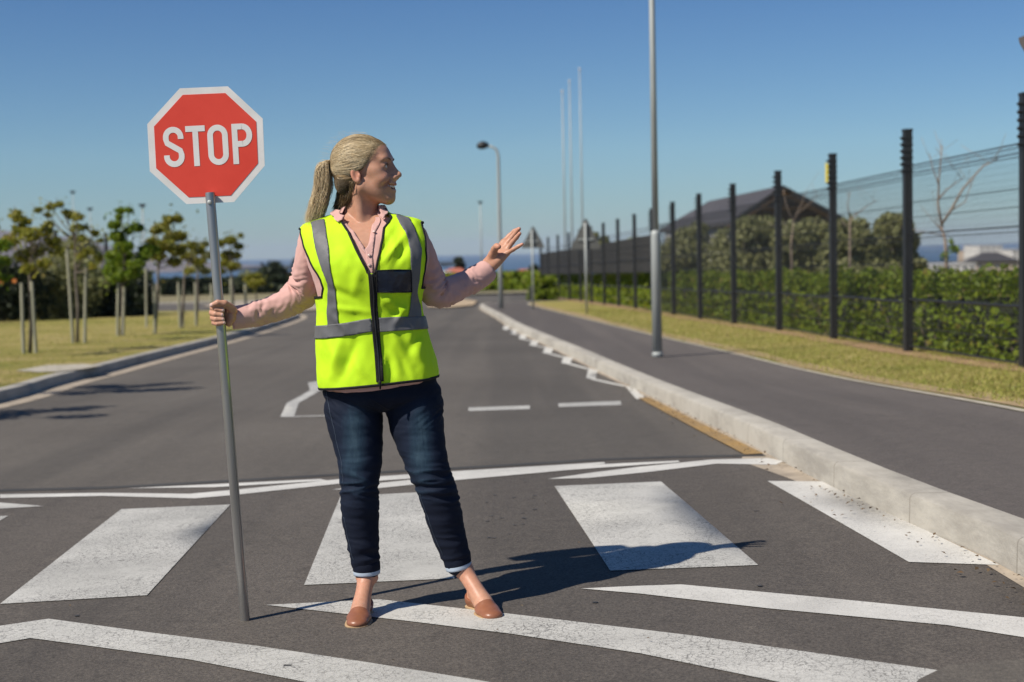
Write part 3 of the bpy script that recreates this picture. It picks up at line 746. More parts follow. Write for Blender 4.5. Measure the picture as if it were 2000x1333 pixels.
# dark thicket behind the left lawn
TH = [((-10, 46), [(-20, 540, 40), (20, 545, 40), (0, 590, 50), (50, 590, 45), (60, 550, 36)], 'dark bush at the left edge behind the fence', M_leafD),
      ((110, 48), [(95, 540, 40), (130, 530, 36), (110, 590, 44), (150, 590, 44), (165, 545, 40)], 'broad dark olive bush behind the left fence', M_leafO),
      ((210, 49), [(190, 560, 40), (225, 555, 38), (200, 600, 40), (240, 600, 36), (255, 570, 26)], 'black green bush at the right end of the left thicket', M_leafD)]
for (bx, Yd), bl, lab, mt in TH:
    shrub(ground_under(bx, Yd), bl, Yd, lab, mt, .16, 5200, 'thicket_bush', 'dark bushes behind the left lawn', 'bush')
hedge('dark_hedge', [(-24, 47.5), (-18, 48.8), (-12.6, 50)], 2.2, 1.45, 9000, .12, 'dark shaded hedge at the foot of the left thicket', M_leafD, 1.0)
hedge('hedge', [(-30, 122), (-22, 124), (-14, 126)], 2.0, 1.3, 7000, .2, 'low far hedge across the junction on the left', M_leafD, 1.0)
hedge('hedge', [(-5, 108), (0, 107), (5, 106)], 2.0, 1.15, 6000, .2, 'low far hedge across the junction in the centre, left of the fence end', M_leafH, 1.0)
hedge('boxwood_bush', [(.85, 61.5), (1.9, 61.8)], 1.2, .9, 1500, .1, 'small clipped bush at the end of the verge by the fence corner', M_leafH, 1.0, 'bush')
def bare_tree(bx, Yd, segs, label, r0=.05, leafs=None):
    b = np.array([*ground_under(bx, Yd), 0]); b[2] = hz(b[0], b[1])+.1
    root = thing('bare_tree', b, label, 'tree', 'bare trees behind the fence')
    T = MB(); S = Yd/FPX
    for sg in segs:
        pts = [W(x, y, Yd+dy) for x, y, dy in sg[1]]
        if sg[0]: pts = [b]+pts
        k = len(pts); w0 = r0 if sg[0] else r0*sg[2]
        T.tube(pts, list(np.linspace(w0, w0*.35, k)), 6)
        for q in range(3):
            e = pts[-1]; s = pts[-2]+(e-pts[-2])*RNG.uniform(.2, .9); T.tube([s, s+RNG.normal(size=3)*np.array([.22, .2, .15])+np.array([0, 0, .22])], [w0*.22, .003], 4)
    T.build('trunk', M_barkp, root, True)
    if leafs:
        P = np.concatenate([ellipsoid_pts(W(x, y, Yd), (r*S, r*S, r*S), int(n), .1)[0] for x, y, r, n in leafs]); V, F = leaves(P, .07); obj('crown', V, F, M_leafB, root)
    return root
bare_tree(1850, 22, [(1, [(1848, 500, 0), (1846, 470, 0), (1838, 440, .05)]), (0, [(1840, 445, .05), (1832, 400, .1), (1834, 350, 0), (1840, 285, -.1)], .6), (0, [(1838, 440, .05), (1855, 415, -.1), (1880, 370, -.2), (1920, 325, -.3), (1950, 310, -.3)], .6), (0, [(1832, 390, .1), (1850, 370, .2), (1885, 345, .3)], .4), (0, [(1846, 462, 0), (1832, 440, .2), (1828, 425, .2)], .3), (0, [(1833, 360, 0), (1822, 330, .1), (1815, 300, .1)], .3), (0, [(1860, 410, -.1), (1885, 395, 0), (1900, 350, .1)], .3)],
          'leafless forked young tree between the two nearest fence posts', .04, [(1845, 500, 9, 30), (1860, 485, 8, 30), (1858, 472, 6, 12), (1868, 490, 6, 14)])
bare_tree(1550, 33, [(1, [(1545, 480, 0), (1550, 430, 0)]), (0, [(1550, 435, 0), (1535, 400, .1), (1530, 370, .1)], .5), (0, [(1550, 430, 0), (1565, 400, 0), (1575, 372, 0)], .5), (0, [(1555, 420, 0), (1585, 395, 0), (1600, 380, 0)], .4)], 'bare reddish twigs rising in front of the timber gable', .03)
bare_tree(1660, 26, [(1, [(1660, 470, 0), (1660, 420, 0)]), (0, [(1660, 425, 0), (1655, 400, 0), (1662, 370, 0)], .5), (0, [(1660, 430, 0), (1690, 405, 0), (1715, 390, 0)], .5)], 'thin bare sapling just right of the post with the yellow plate', .028)
def far_tree(px, Yd, blobs, label, mat, lsize, n, name='far_tree'):
    return shrub(ground_under(px, Yd), blobs, Yd, label, mat, lsize, n, name, 'far trees near the horizon', 'tree', 0)
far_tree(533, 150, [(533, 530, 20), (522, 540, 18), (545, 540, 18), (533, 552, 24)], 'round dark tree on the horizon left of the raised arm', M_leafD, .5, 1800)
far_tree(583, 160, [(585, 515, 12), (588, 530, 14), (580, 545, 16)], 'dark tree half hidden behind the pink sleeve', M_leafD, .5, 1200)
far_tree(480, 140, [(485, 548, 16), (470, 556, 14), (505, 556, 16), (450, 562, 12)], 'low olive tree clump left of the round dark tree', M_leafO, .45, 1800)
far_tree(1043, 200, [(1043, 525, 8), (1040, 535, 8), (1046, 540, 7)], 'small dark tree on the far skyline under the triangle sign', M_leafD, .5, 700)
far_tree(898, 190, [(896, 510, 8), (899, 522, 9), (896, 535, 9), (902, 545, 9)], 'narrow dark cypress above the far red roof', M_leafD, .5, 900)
far_tree(165, 95, [(150, 470, 14), (165, 480, 16), (180, 500, 18), (130, 490, 18), (150, 520, 22)], 'faint olive tree behind the left fence', M_leafO, .3, 1500)
far_tree(1175, 62, [(1160, 462, 8), (1180, 470, 8), (1172, 480, 9)], 'small leafy treetop above the far end of the fence', M_leafO, .2, 500)

# ================================================================== POLES AND SIGNS
def lamp_main():
    b = G(1284, 698, .13); root = thing('street_lamp', b, 'nearest galvanised street lamp post standing on the footpath', 'street lamp', 'street lamps')
    zt = W(1280, 455, b[1])[2]-b[2]
    MB().tube([b+np.array([0, 0, z]) for z in (-.05, zt*.98, zt*1.0, zt+.03)], [.066, .063, .062, .046], 18).build('lower_pole', M_galv, root, True)
    MB().tube([b+np.array([0, 0, z]) for z in (zt+.0, 4.0, 7.0)], [.043, .040, .034], 16).tube([b+np.array([0, 0, 6.98]), b+np.array([-.15, 0, 7.1]), b+np.array([-1.1, -.1, 7.2])], [.034, .03, .025], 10).build('upper_pole', M_galv, root, True)
    MB().tube([b+np.array([0, 0, z]) for z in (.0, .05, .07)], [.074, .074, .066], 18).build('base_collar', M_galv, root, True)
    MB().tube([b+np.array([-1.05, -.1, 7.2]), b+np.array([-1.2, -.1, 7.22]), b+np.array([-1.5, -.12, 7.22]), b+np.array([-1.65, -.12, 7.2])], [.03, .11, .13, .04], 12).build('lamp_head', M_grey, root, True)
lamp_main()
def lamp_far():
    b = G(979, 603, .13); Yd = b[1]; root = thing('street_lamp', b, 'farther street lamp with a dark cobra head arm pointing left over the road', 'street lamp', 'street lamps')
    top = W(973, 300, Yd); 
    MB().tube([b, b+np.array([0, 0, 1.6]), top-np.array([0, 0, .1]), top+np.array([-.05, 0, .12]), W(963, 288, Yd), W(952, 285, Yd)], [.085, .07, .05, .045, .04, .035], 10).build('pole', M_galv, root, True)
    h = [W(955, 286, Yd), W(950, 284, Yd), W(942, 284, Yd), W(934, 286, Yd), W(931, 287, Yd)]
    MB().tube(h, [.04, .11, .14, .10, .03], 12).build('lamp_head', M_black, root, True)
lamp_far()
def warn_sign(bp, top, half, bot, label):
    b = G(*bp, .13); Yd = b[1]; root = thing('triangle_sign', b, label, 'road sign', 'triangular signs seen from behind')
    cx = W(top[0], top[1], Yd); lb = W(top[0]-half, bot, Yd); rb = W(top[0]+half, bot, Yd); lb[2] = rb[2] = (lb[2]+rb[2])/2
    def rnd(p, a, c):  # cut corner
        p, a, c = map(np.array, (p, a, c)); return [p+(a-p)*.06, p+(c-p)*.06]
    pl = rnd(cx, lb, rb)+rnd(rb, cx, lb)+rnd(lb, rb, cx)
    MB().prism(pl, (0, .012, 0)).build('sign_plate', M_grey, root)
    pz = cx[2]-.04
    MB().tube([b+np.array([0, -.05, -.05]), np.array([b[0], b[1]-.05, pz-.12])], .031, 12).build('pole', M_galv, root, True)
    for f in (.3, .75): z = lb[2]+(cx[2]-lb[2])*f; w = (rb[0]-lb[0])*(1-f)*.36; MB().box((b[0], b[1]-.018, z), (w*2, .03, .04)).build('bracket', M_galv, root)
warn_sign((1042, 604), (1041, 440), 24, 485, 'smaller farther triangular sign seen from behind right of the raised hand')
warn_sign((1146, 613), (1144, 424), 31, 487, 'larger triangular sign seen from behind in front of the fence')
for i, (xb, yb, xt, yt, l) in enumerate([(1105, 560, 1098, 180, 'leftmost and shortest of the three thin white flagpoles'), (1120, 560, 1112, 160, 'middle one of the three thin white flagpoles'), (1142, 560, 1132, 137, 'rightmost and tallest of the three thin white flagpoles')]):
    Yd = 66; t = W(xt, yt, Yd); b = np.array([t[0], Yd, float(hz(t[0], Yd))]); root = thing('flagpole', b, l, 'flagpole', 'white flagpoles')
    MB().tube([b, np.array([t[0], Yd, (b[2]+t[2])/2]), t], [.042, .036, .024], 10).build('pole', M_galv, root, True)
    MB().tube([t-np.array([0, 0, .02]), t+np.array([0, 0, .04]), t+np.array([0, 0, .10])], [.03, .06, .02], 10).build('finial', M_whitewall, root, True)
def mast(px, ytop, Yd, r, label, head):
    t = W(px, ytop, Yd); b = np.array([t[0], Yd, float(hz(t[0], Yd))]); root = thing('light_mast', b, label, 'light mast', 'far light masts')
    MB().tube([b, (b+t)/2, t], [r, r*.8, r*.6], 8).build('pole', M_galv, root, True)
    m = MB(); s = head
    m.box(t+np.array([0, 0, s*.1]), (s, s*.5, s*.3)); m.box(t+np.array([0, 0, -s*.15]), (s*.5, s*.4, s*.25)); m.build('lamp_head', M_black, root)
mast(278, 402, 120, .09, 'tall dark headed light mast right of the bright young tree', .55)
mast(176, 409, 190, .08, 'faint light mast above the windswept tree', .7)
mast(142, 376, 200, .08, 'tallest faint light mast at the left', .7)
mast(938, 396, 150, .10, 'faint light mast left of the farther street lamp', .5)
# give way sign seen from behind at the right edge
Yd = 10.0; c0 = W(1984, 70, Yd); pb = np.array([c0[0]+.42, Yd, float(hz(c0[0]+.42, Yd))+.14])
root = thing('yield_sign', pb, 'inverted triangular sign seen from behind cut by the right edge', 'road sign')
L = .86; pts = [c0, c0+np.array([L, 0, 0]), c0+np.array([L/2, 0, -.75])]
pl = []
for i in range(3):
    p, a, c = pts[i], pts[i-1], pts[(i+1) % 3]
    for f in (.07, .02): pl.append(p+(a-p)*f+(c-p)*(.07-f)*.3)
    pl.append(p+(c-p)*.07)
MB().prism(pl, (0, .012, 0)).build('sign_plate', simple('sign_back_brown', (.17, .15, .14), .6, .1), root)
MB().tube([pb+np.array([0, -.03, -.1]), pb+np.array([0, -.03, c0[2]-pb[2]])], .038, 12).build('pole', M_galv, root, True)
MB().box(pb+np.array([0, -.012, c0[2]-pb[2]-.16]), (.34, .03, .04)).build('bracket', M_galv, root)

# ================================================================== BUILDINGS
def house():
    A = W(1530, 362, 48); Bk = W(1385, 393, 57); EL = W(1425, 432, 47); ER = W(1648, 424, 49.5); HL = W(1288, 449, 60)
    ER2 = ER+(Bk-A)*1.0; ER2[2] = ER[2]
    b = np.array([(A[0]+Bk[0])/2, 52, float(hz(9, 52))]); root = thing('house', b, 'pavilion house with dark tiled roof and open timber gable behind the shrubs', 'house')
    up = np.array([0, 0, .14])
    m = MB()
    m.add([A, Bk, HL, EL, A-up, Bk-up, HL-up, EL-up], [(0, 1, 2, 3), (7, 6, 5, 4), (0, 3, 7, 4), (3, 2, 6, 7), (2, 1, 5, 6)])
    m.add([A, ER, ER2, Bk, A-up, ER-up, ER2-up, Bk-up], [(0, 1, 2, 3), (7, 6, 5, 4), (1, 0, 4, 5), (2, 1, 5, 6), (3, 2, 6, 7)])
    m.add([Bk, ER2, HL, Bk-up, ER2-up, HL-up], [(0, 1, 2), (5, 4, 3), (1, 4, 5, 2)])
    m.build('roof', M_roof, root)
    g = A*.88+((EL+ER)/2)*.12; back = (Bk-A)/np.linalg.norm(Bk-A)
    inn = back*.9
    m = MB().add([A+inn-up, EL+inn-up, ER+inn-up], [(0, 1, 2)]); m.build('gable_wall', M_wood, root)
    m = MB()
    for a, c in ((A, EL), (A, ER)):
        d = c-A; n_ = back*(.06)
        m.tube([A+back*.1-up*1.6, c+back*.1-up*1.6], .10, 4)
    for f in (.45, .95):
        l = A+(EL-A)*f; r = A+(ER-A)*f; m.tube([l+back*.3-up*1.5, r+back*.3-up*1.5], .09, 4)
    for f in (.2, .4, .6, .8):
        p = EL+(ER-EL)*f; q = p.copy(); k = 1-abs(f-.5)*2; q[2] = EL[2]+(A[2]-EL[2])*k*.9; m.tube([p+back*.35-up, q+back*.35-up], .06, 4)
    m.build('truss', simple('truss_timber', (.11, .065, .04), .8, 0, .3), root)
    m = MB(); gz = float(hz(9, 52))
    c1 = EL+back*1.0; c2 = ER+back*1.0; c3 = ER2-back*1.0; c4 = HL-back*1.0
    c1 = c1*.93+c2*.07; c2 = c2*.95+c1*.05
    bot = [np.array([p[0], p[1], gz-.2]) for p in (c1, c2, c3, c4)]; tp = [np.array([p[0], p[1], p[2]-.1]) for p in (c1, c2, c3, c4)]
    m.add(bot+tp, [(0, 1, 5, 4), (1, 2, 6, 5), (2, 3, 7, 6), (3, 0, 4, 7), (0, 3, 2, 1), (4, 5, 6, 7)])
    m.build('wall', M_render, root)
    e = (c2-c1); en = e/np.linalg.norm(e); out = -back*.04
    for f in (.25, .62):
        p = c1+e*f; z0 = gz+.9
        f_ = MB().box(np.array([p[0], p[1], z0+.6])+out, (1.2, .10, 1.3)).build('window', M_wood, root)
        obj('pane', [np.array([p[0]+sx*.5, p[1]-.055, z0+.6+sz*.55])+out for sx, sz in ((-1, -1), (1, -1), (1, 1), (-1, 1))], [(0, 1, 2, 3)], M_window, f_)
house()
def far_house(px0, px1, pyt, pyb, Yd, label, wall, roof=None, name='far_house', depth=8, rows=1, wins=3, gable=True, grp='far houses'):
    a = W(px0, pyb, Yd); c = W(px1, pyt, Yd); gz = float(hz((a[0]+c[0])/2, Yd)); w = c[0]-a[0]
    b = np.array([(a[0]+c[0])/2, Yd+depth/2, gz]); root = thing(name, b, label, 'building', grp)
    ht = c[2]-gz
    MB().box((b[0], b[1], gz+ht/2-.5), (w, depth, ht+1)).build('wall', wall, root)
    if roof is not None:
        r = MB(); z = gz+ht+.01; e = .4; rh = min(2.2, w*.22)
        L0, R0 = b[0]-w/2-e, b[0]+w/2+e; F0, B0 = b[1]-depth/2-e, b[1]+depth/2+e
        k = min(depth/2, w/2)*.8 if gable else 0
        V = [(L0, F0, z), (R0, F0, z), (R0, B0, z), (L0, B0, z), (L0+k, b[1], z+rh), (R0-k, b[1], z+rh)]
        r.add(V, [(3, 2, 1, 0), (0, 1, 5, 4), (1, 2, 5), (2, 3, 4, 5), (3, 0, 4)]); r.build('roof', roof, root)
    else:
        MB().box((b[0], b[1], gz+ht+.1), (w+.3, depth+.3, .2)).build('parapet', wall, root)
    for i in range(rows):
        for j in range(wins):
            x = b[0]-w/2+w*(j+.5)/wins; z = gz+ht*(i+.55)/rows
            f_ = MB().box((x, b[1]-depth/2-.03, z), (w/wins*.45, .1, ht/rows*.4)).build('window', M_whitewall, root)
            ww, hh = w/wins*.38/2, ht/rows*.33/2; y = b[1]-depth/2-.085
            obj('pane', [(x-ww, y, z-hh), (x+ww, y, z-hh), (x+ww, y, z+hh), (x-ww, y, z+hh)], [(0, 1, 2, 3)], M_window, f_)
    return root
far_house(1912, 1958, 480, 530, 420, 'pale apartment tower on the far right skyline', M_whitewall, None, 'apartment_block', 14, 5, 4)
far_house(1976, 2030, 488, 530, 400, 'white apartment block cut by the nearest fence post', M_whitewall, None, 'apartment_block', 14, 4, 4)
far_house(1895, 1914, 490, 530, 430, 'narrow brown grey block left of the pale apartment tower', M_beige, None, 'apartment_block', 12, 4, 2)
far_house(1790, 1905, 516, 532, 260, 'long white low wall building below the bare tree', M_whitewall, None, 'low_building', 8, 1, 8)
far_house(1905, 1990, 511, 532, 280, 'brown roofed low building in front of the apartment tower', M_beige, M_roof, 'low_building', 8, 1, 5)
far_house(855, 876, 535, 552, 170, 'cream house at the elbow of the left arm', M_whitewall, None, 'far_house', 7, 1, 2)
far_house(868, 908, 533, 552, 185, 'far house with a red tiled roof beyond the elbow', M_beige, M_redroof, 'far_house', 8, 1, 3)
far_house(985, 1012, 535, 553, 210, 'small beige house left of the farther triangle sign', M_beige, M_roof, 'far_house', 8, 1, 2)
far_house(1012, 1034, 531, 553, 230, 'pinkish house behind the farther triangle sign pole', M_beige, M_redroof, 'far_house', 8, 1, 2)
far_house(1034, 1062, 528, 553, 220, 'beige house touching the end of the fence', M_beige, None, 'far_house', 8, 1, 2)
far_house(318, 347, 549, 566, 150, 'white low building between the young trees on the left', M_whitewall, None, 'far_house', 7, 1, 3)
far_house(454, 476, 551, 566, 150, 'white low building right of the sign pole', M_whitewall, None, 'far_house', 7, 1, 2)
far_house(548, 580, 541, 560, 170, 'far house with a red roof left of the raised sleeve', M_beige, M_redroof, 'far_house', 8, 1, 2)
# marker plates on the left fence
for px, py, l in ((2, 551, 'orange plate at the left edge on the far fence'), (28, 549, 'orange plate on the far fence behind the nearest stakes')):
    p = W(px, py, 43.5); root = thing('marker_plate', p, l, 'sign', 'orange plates')
    MB().box(p, (.12, .02, .11)).build('plate', M_orange, root); MB().tube([p+np.array([0, .03, -.2]), p+np.array([0, .03, .12])], .012, 6).build('bracket', M_black, root)
# far mountain
mx = np.linspace(-3600, -150, 90); my = np.linspace(3400, 5200, 14); V = []
for j, y in enumerate(my):
    for x in mx:
        px = 1000+FPX*x/4200; prof = np.interp(px, [-1400, -300, 0, 60, 110, 150, 230, 330, 420, 520, 640, 900], [230, 190, 125, 112, 100, 78, 50, 24, 0, -10, -14, -14])
        f = max(0.0, math.sin(math.pi*j/(len(my)-1)))**.6
        V.append((x, y, -31+f*max(0, prof+14*mnoise.noise(Vector((x/180, y/300, 0)))+7*mnoise.noise(Vector((x/60, y/100, 4))))))
nxm = len(mx); F = np.array([(j*nxm+i, j*nxm+i+1, (j+1)*nxm+i+1, (j+1)*nxm+i) for j in range(len(my)-1) for i in range(nxm-1)])
tag(obj('mountain', V, F, M_mount, None, True), kind='structure')

# ================================================================== STOP SIGN ON ITS POLE
PB = G(479, 1214); SY = 4.86
PT = W(411, 389, SY)
def pole_at(py):
    """point of the pole's axis at image height py"""
    t = (1214-py)/(1214-389.0); return PB*(1-t)+PT*t
def stop_sign():
    root = thing('stop_sign', PB, 'red octagonal STOP sign on a steel pole held upright by the woman', 'stop sign')
    ax = (PT-PB)/np.linalg.norm(PT-PB)
    MB().tube([PB, PB+ax*.004, PT-ax*.004+ax*.02, PT+ax*.022], [.0155, .0165, .0165, .0155], 24).build('pole', M_polem, root, True)
    smooth_by_angle(root.children[0], 50)
    corners = [(351, 173), (445, 169), (513, 232), (517, 324), (457, 395), (364, 399), (292.5, 335), (287.5, 243)]
    Yf = SY-.0015+.020
    rim = [W(x, y, Yf) for x, y in corners]
    c = sum(rim)/8
    mw, ntw, bw, cw = base('sign_white'); 
    nt_c = _ramp(ntw, _noise(ntw, cw, 9, 6, .7), [(.3, (.66, .64, .61)), (.6, (.76, .74, .71))])
    ntw.links.new(nt_c, bw.inputs['Base Color']); bw.inputs['Roughness'].default_value = .5
    MB().prism(rim, (0, .003, 0)).build('sign_board', mw, root)
    board = root.children[-1]
    m2, nt2, b2, c2 = base('sign_red')
    rc_ = _ramp(nt2, _noise(nt2, c2, 5, 6, .7), [(.3, (.66, .045, .022)), (.7, (.74, .062, .034))])
    nt2.links.new(rc_, b2.inputs['Base Color']); b2.inputs['Roughness'].default_value = .5
    red = [c+(p-c)*.885 for p in rim]
    mb = MB().prism([p-np.array([0, .0012, 0]) for p in red], (0, .0010, 0)).build('red_field', m2, board)
    # letters as strokes: centre lines in sign units, from the photograph
    u = (rim[2]+rim[3]-rim[6]-rim[7]); u /= np.linalg.norm(u); v = np.array([0, 0, 1.0]); v = v-u*(v@u); v /= np.linalg.norm(v)
    def arc(cx, cy, rx, ry, a0, a1, n=14): return [(cx+rx*math.cos(rad(a0+(a1-a0)*i/n)), cy+ry*math.sin(rad(a0+(a1-a0)*i/n))) for i in range(n+1)]
    H = 1.0; w = .145; h2 = .5-w/2
    Sx = .19
    S_ = arc(0, h2-Sx*.98, Sx, Sx*.98, 0, 180)[0:]+[(-Sx, .20), (-Sx*.86, .10), (0, 0.0), (Sx*.86, -.10), (Sx, -.20)]+arc(0, -h2+Sx*.98, Sx, Sx*.98, 0, -180)
    S_ = [(Sx, h2-Sx*.98-.05)]+S_+[(-Sx, -h2+Sx*.98+.04)]
    O_ = arc(0, h2-.19, .19, .19, 0, 180)+arc(0, -h2+.19, .19, .19, 180, 360); O_ = O_+[O_[0]]
    P_ = [(-.17, -.5), (-.17, h2), (0.0, h2)]+arc(.02, h2-.215, .19, .215, 90, -90)+[(-.17, h2-.43)]
    Pa = [(-.17, -.5), (-.17, .5)]; Pb_ = [(-.17, h2), (.02, h2)]+arc(.02, h2-.215, .185, .215, 90, -90)+[(.02, h2-.43), (-.17, h2-.43)]
    Ta = [(0, -.5), (0, .5-w)]; Tb = [(-.25, h2), (.25, h2)]
    hgt = 78*SY/FPX; cen = W(404, 284.5, Yf)
    offs = {'S': (-.845, S_), 'Ta': (-.275, Ta), 'Tb': (-.275, Tb), 'O': (.29, O_), 'Pa': (.90, Pa), 'Pb': (.90, Pb_)}
    V = []; F = []
    def strokes(pts, ox, closed=False, lift=0):
        pts = np.array(pts); n0 = len(V); n = len(pts)
        for i in range(n):
            if closed: a, b = pts[(i-1) % (n-1)], pts[(i+1) % (n-1)] if i < n-1 else pts[1]
            else: a, b = pts[max(0, i-1)], pts[min(n-1, i+1)]
            t = b-a; t = t/np.linalg.norm(t); nn = np.array([t[1], -t[0]])*w/2
            for s in (1, -1):
                q = pts[i]+nn*s; P = cen+u*((q[0]+ox)*hgt*.975)+v*(q[1]*hgt); V.append(P-np.array([0, .0022+lift, 0]))
        for i in range(n-1): F.append((n0+2*i, n0+2*i+2, n0+2*i+3, n0+2*i+1))
    for k, (ox, p) in offs.items(): strokes(p, ox, k == 'O', .0001*(k in ('Tb', 'Pb')))
    obj('lettering', V, F, mw, board)
    bp = PT-ax*.012+np.array([0, -.0165, 0])
    MB().tube([bp+np.array([0, .004, 0]), bp+np.array([0, -.003, 0]), bp+np.array([0, -.005, 0])], [.008, .008, .005], 12).build('bolt', M_galv, root, True)
stop_sign()

# ================================================================== IMPLICIT SURFACES
class Field:
    def __init__(s, lo, hi, h):
        s.lo = np.array(lo, float); s.h = h
        n = np.ceil((np.array(hi)-s.lo)/h).astype(int)+1
        s.ax = [s.lo[i]+h*np.arange(n[i]) for i in range(3)]
        s.F = np.full(n, .2, np.float32)
    def _slice(s, lo, hi):
        return tuple(slice(max(0, int((lo[i]-s.lo[i])/s.h)-1), max(0, min(len(s.ax[i]), int((hi[i]-s.lo[i])/s.h)+3))) for i in range(3))
    def _put(s, lo, hi, fn, k, op):
        m = k+3*s.h; sl = s._slice(np.array(lo)-m, np.array(hi)+m)
        if any(q.stop <= q.start for q in sl): return
        g = np.meshgrid(*[s.ax[i][sl[i]].astype(np.float32) for i in range(3)], indexing='ij')
        d = fn(*g).astype(np.float32); a = s.F[sl]
        if op == 'sub':
            d = -d; h = np.maximum(k-np.abs(a-d), 0)/max(k, 1e-6); s.F[sl] = np.maximum(a, d)+h*h*k*.25
        else:
            h = np.maximum(k-np.abs(a-d), 0)/max(k, 1e-6); s.F[sl] = np.minimum(a, d)-h*h*k*.25
    def cone(s, p, q, r1, r2, k=.012, op='add'):
        p = np.array(p, float); q = np.array(q, float); d = q-p; L = max(1e-9, float(d@d)); R = max(r1, r2)
        def fn(x, y, z):
            t = np.clip(((x-p[0])*d[0]+(y-p[1])*d[1]+(z-p[2])*d[2])/L, 0, 1)
            return np.sqrt((x-p[0]-t*d[0])**2+(y-p[1]-t*d[1])**2+(z-p[2]-t*d[2])**2)-(r1+(r2-r1)*t)
        s._put(np.minimum(p, q)-R, np.maximum(p, q)+R, fn, k, op)
    def chain(s, pts, rr, k=.012):
        for i in range(len(pts)-1): s.cone(pts[i], pts[i+1], rr[i], rr[i+1], k)
    def ell(s, c, r, k=.012, op='add', R=None):
        c = np.array(c, float); r = np.array(r, float); m = r.max()
        A = np.eye(3) if R is None else np.array(R).T
        def fn(x, y, z):
            a, b, e = x-c[0], y-c[1], z-c[2]
            q = [A[i, 0]*a+A[i, 1]*b+A[i, 2]*e for i in range(3)]
            k0 = np.sqrt(sum((q[i]/r[i])**2 for i in range(3))); k1 = np.sqrt(sum((q[i]/r[i]**2)**2 for i in range(3)))+1e-6
            return k0*(k0-1)/k1
        s._put(c-m, c+m, fn, k, op)
    def mesh(s):
        F = s.F
        for ax in range(3):
            for e in (0, -1):
                sl = [slice(None)]*3; sl[ax] = e; F[tuple(sl)] = np.maximum(F[tuple(sl)], s.h*.3)
        S = F < 0
        c = [(0, 0, 0), (1, 0, 0), (0, 1, 0), (1, 1, 0), (0, 0, 1), (1, 0, 1), (0, 1, 1), (1, 1, 1)]
        n = np.array(F.shape)-1
        cnt = sum(S[a:n[0]+a, b:n[1]+b, e:n[2]+e].astype(np.int8) for a, b, e in c)
        I = np.argwhere((cnt > 0) & (cnt < 8))
        val = np.stack([F[I[:, 0]+a, I[:, 1]+b, I[:, 2]+e] for a, b, e in c], 1)
        acc = np.zeros((len(I), 3)); num = np.zeros(len(I)); ca = np.array(c, float)
        for i in range(8):
            for j in range(i+1, 8):
                if np.abs(ca[i]-ca[j]).sum() != 1: continue
                a, b = val[:, i], val[:, j]; m = (a < 0) != (b < 0)
                t = np.where(m, a/np.where(m, a-b, 1), 0)
                acc += np.where(m[:, None], ca[i]+(ca[j]-ca[i])*t[:, None], 0); num += m
        V = s.lo+s.h*(I+acc/num[:, None])
        idx = np.full(n, -1, np.int32); idx[I[:, 0], I[:, 1], I[:, 2]] = np.arange(len(I))
        Q = []
        for ax in range(3):
            b, e = (ax+1) % 3, (ax+2) % 3
            sh0 = [slice(1, n[i]) for i in range(3)]; sh0[ax] = slice(0, n[ax]); sh1 = list(sh0); sh1[ax] = slice(1, n[ax]+1)
            A = S[tuple(sh0)]; B = S[tuple(sh1)]; E = np.argwhere(A != B); 
            o = np.array([1, 1, 1]); o[ax] = 0; E = E+o; fl = A[A != B]
            eb = np.zeros(3, int); eb[b] = 1; ee = np.zeros(3, int); ee[e] = 1
            q = np.stack([idx[tuple((E-eb-ee).T)], idx[tuple((E-ee).T)], idx[tuple(E.T)], idx[tuple((E-eb).T)]], 1)
            q[~fl] = q[~fl][:, ::-1]; Q.append(q)
        Q = np.concatenate(Q); return V, Q[(Q >= 0).all(1)]
def vnormals(V, F):
    a = V[F]; n = np.cross(a[:, 2]-a[:, 0], a[:, 3 if F.shape[1] == 4 else 1]-a[:, 1 if F.shape[1] == 4 else 0])
    N = np.zeros_like(V)
    for i in range(F.shape[1]): np.add.at(N, F[:, i], n)
    return N/np.maximum(1e-12, np.linalg.norm(N, axis=1))[:, None]
def nz3(P, s):
    P = np.asarray(P)*np.asarray(s); return np.array([mnoise.noise(Vector(p)) for p in P])
def remesh(parts, voxel):
    V = []; F = []; n = 0
    for v, f in parts:
        V.append(v); F += [tuple(int(i)+n for i in q) for q in f]; n += len(v)
    me = bpy.data.meshes.new('tmp'); me.from_pydata(np.concatenate(V).tolist(), [], F)
    o = bpy.data.objects.new('tmp', me); COL.objects.link(o)
    m = o.modifiers.new('r', 'REMESH'); m.mode = 'VOXEL'; m.voxel_size = voxel; m.adaptivity = 0
    dg = bpy.context.evaluated_depsgraph_get(); ev = o.evaluated_get(dg); r = bpy.data.meshes.new_from_object(ev)
    v = np.zeros(len(r.vertices)*3, np.float32); r.vertices.foreach_get('co', v); v = v.reshape(-1, 3).astype(float)
    f = np.zeros(len(r.loops), np.int32); r.loops.foreach_get('vertex_index', f); f = f.reshape(-1, 4)
    bpy.data.objects.remove(o); bpy.data.meshes.remove(me); bpy.data.meshes.remove(r); return v, f
def relax(V, F, it=2, lam=.5):
    for _ in range(it):
        A = np.zeros_like(V); c = np.zeros(len(V))
        for i in range(4):
            for j in (1, 3):
                np.add.at(A, F[:, i], V[F[:, (i+j) % 4]]); np.add.at(c, F[:, i], 1)
        V = V*(1-lam)+lam*A/c[:, None]
    return V

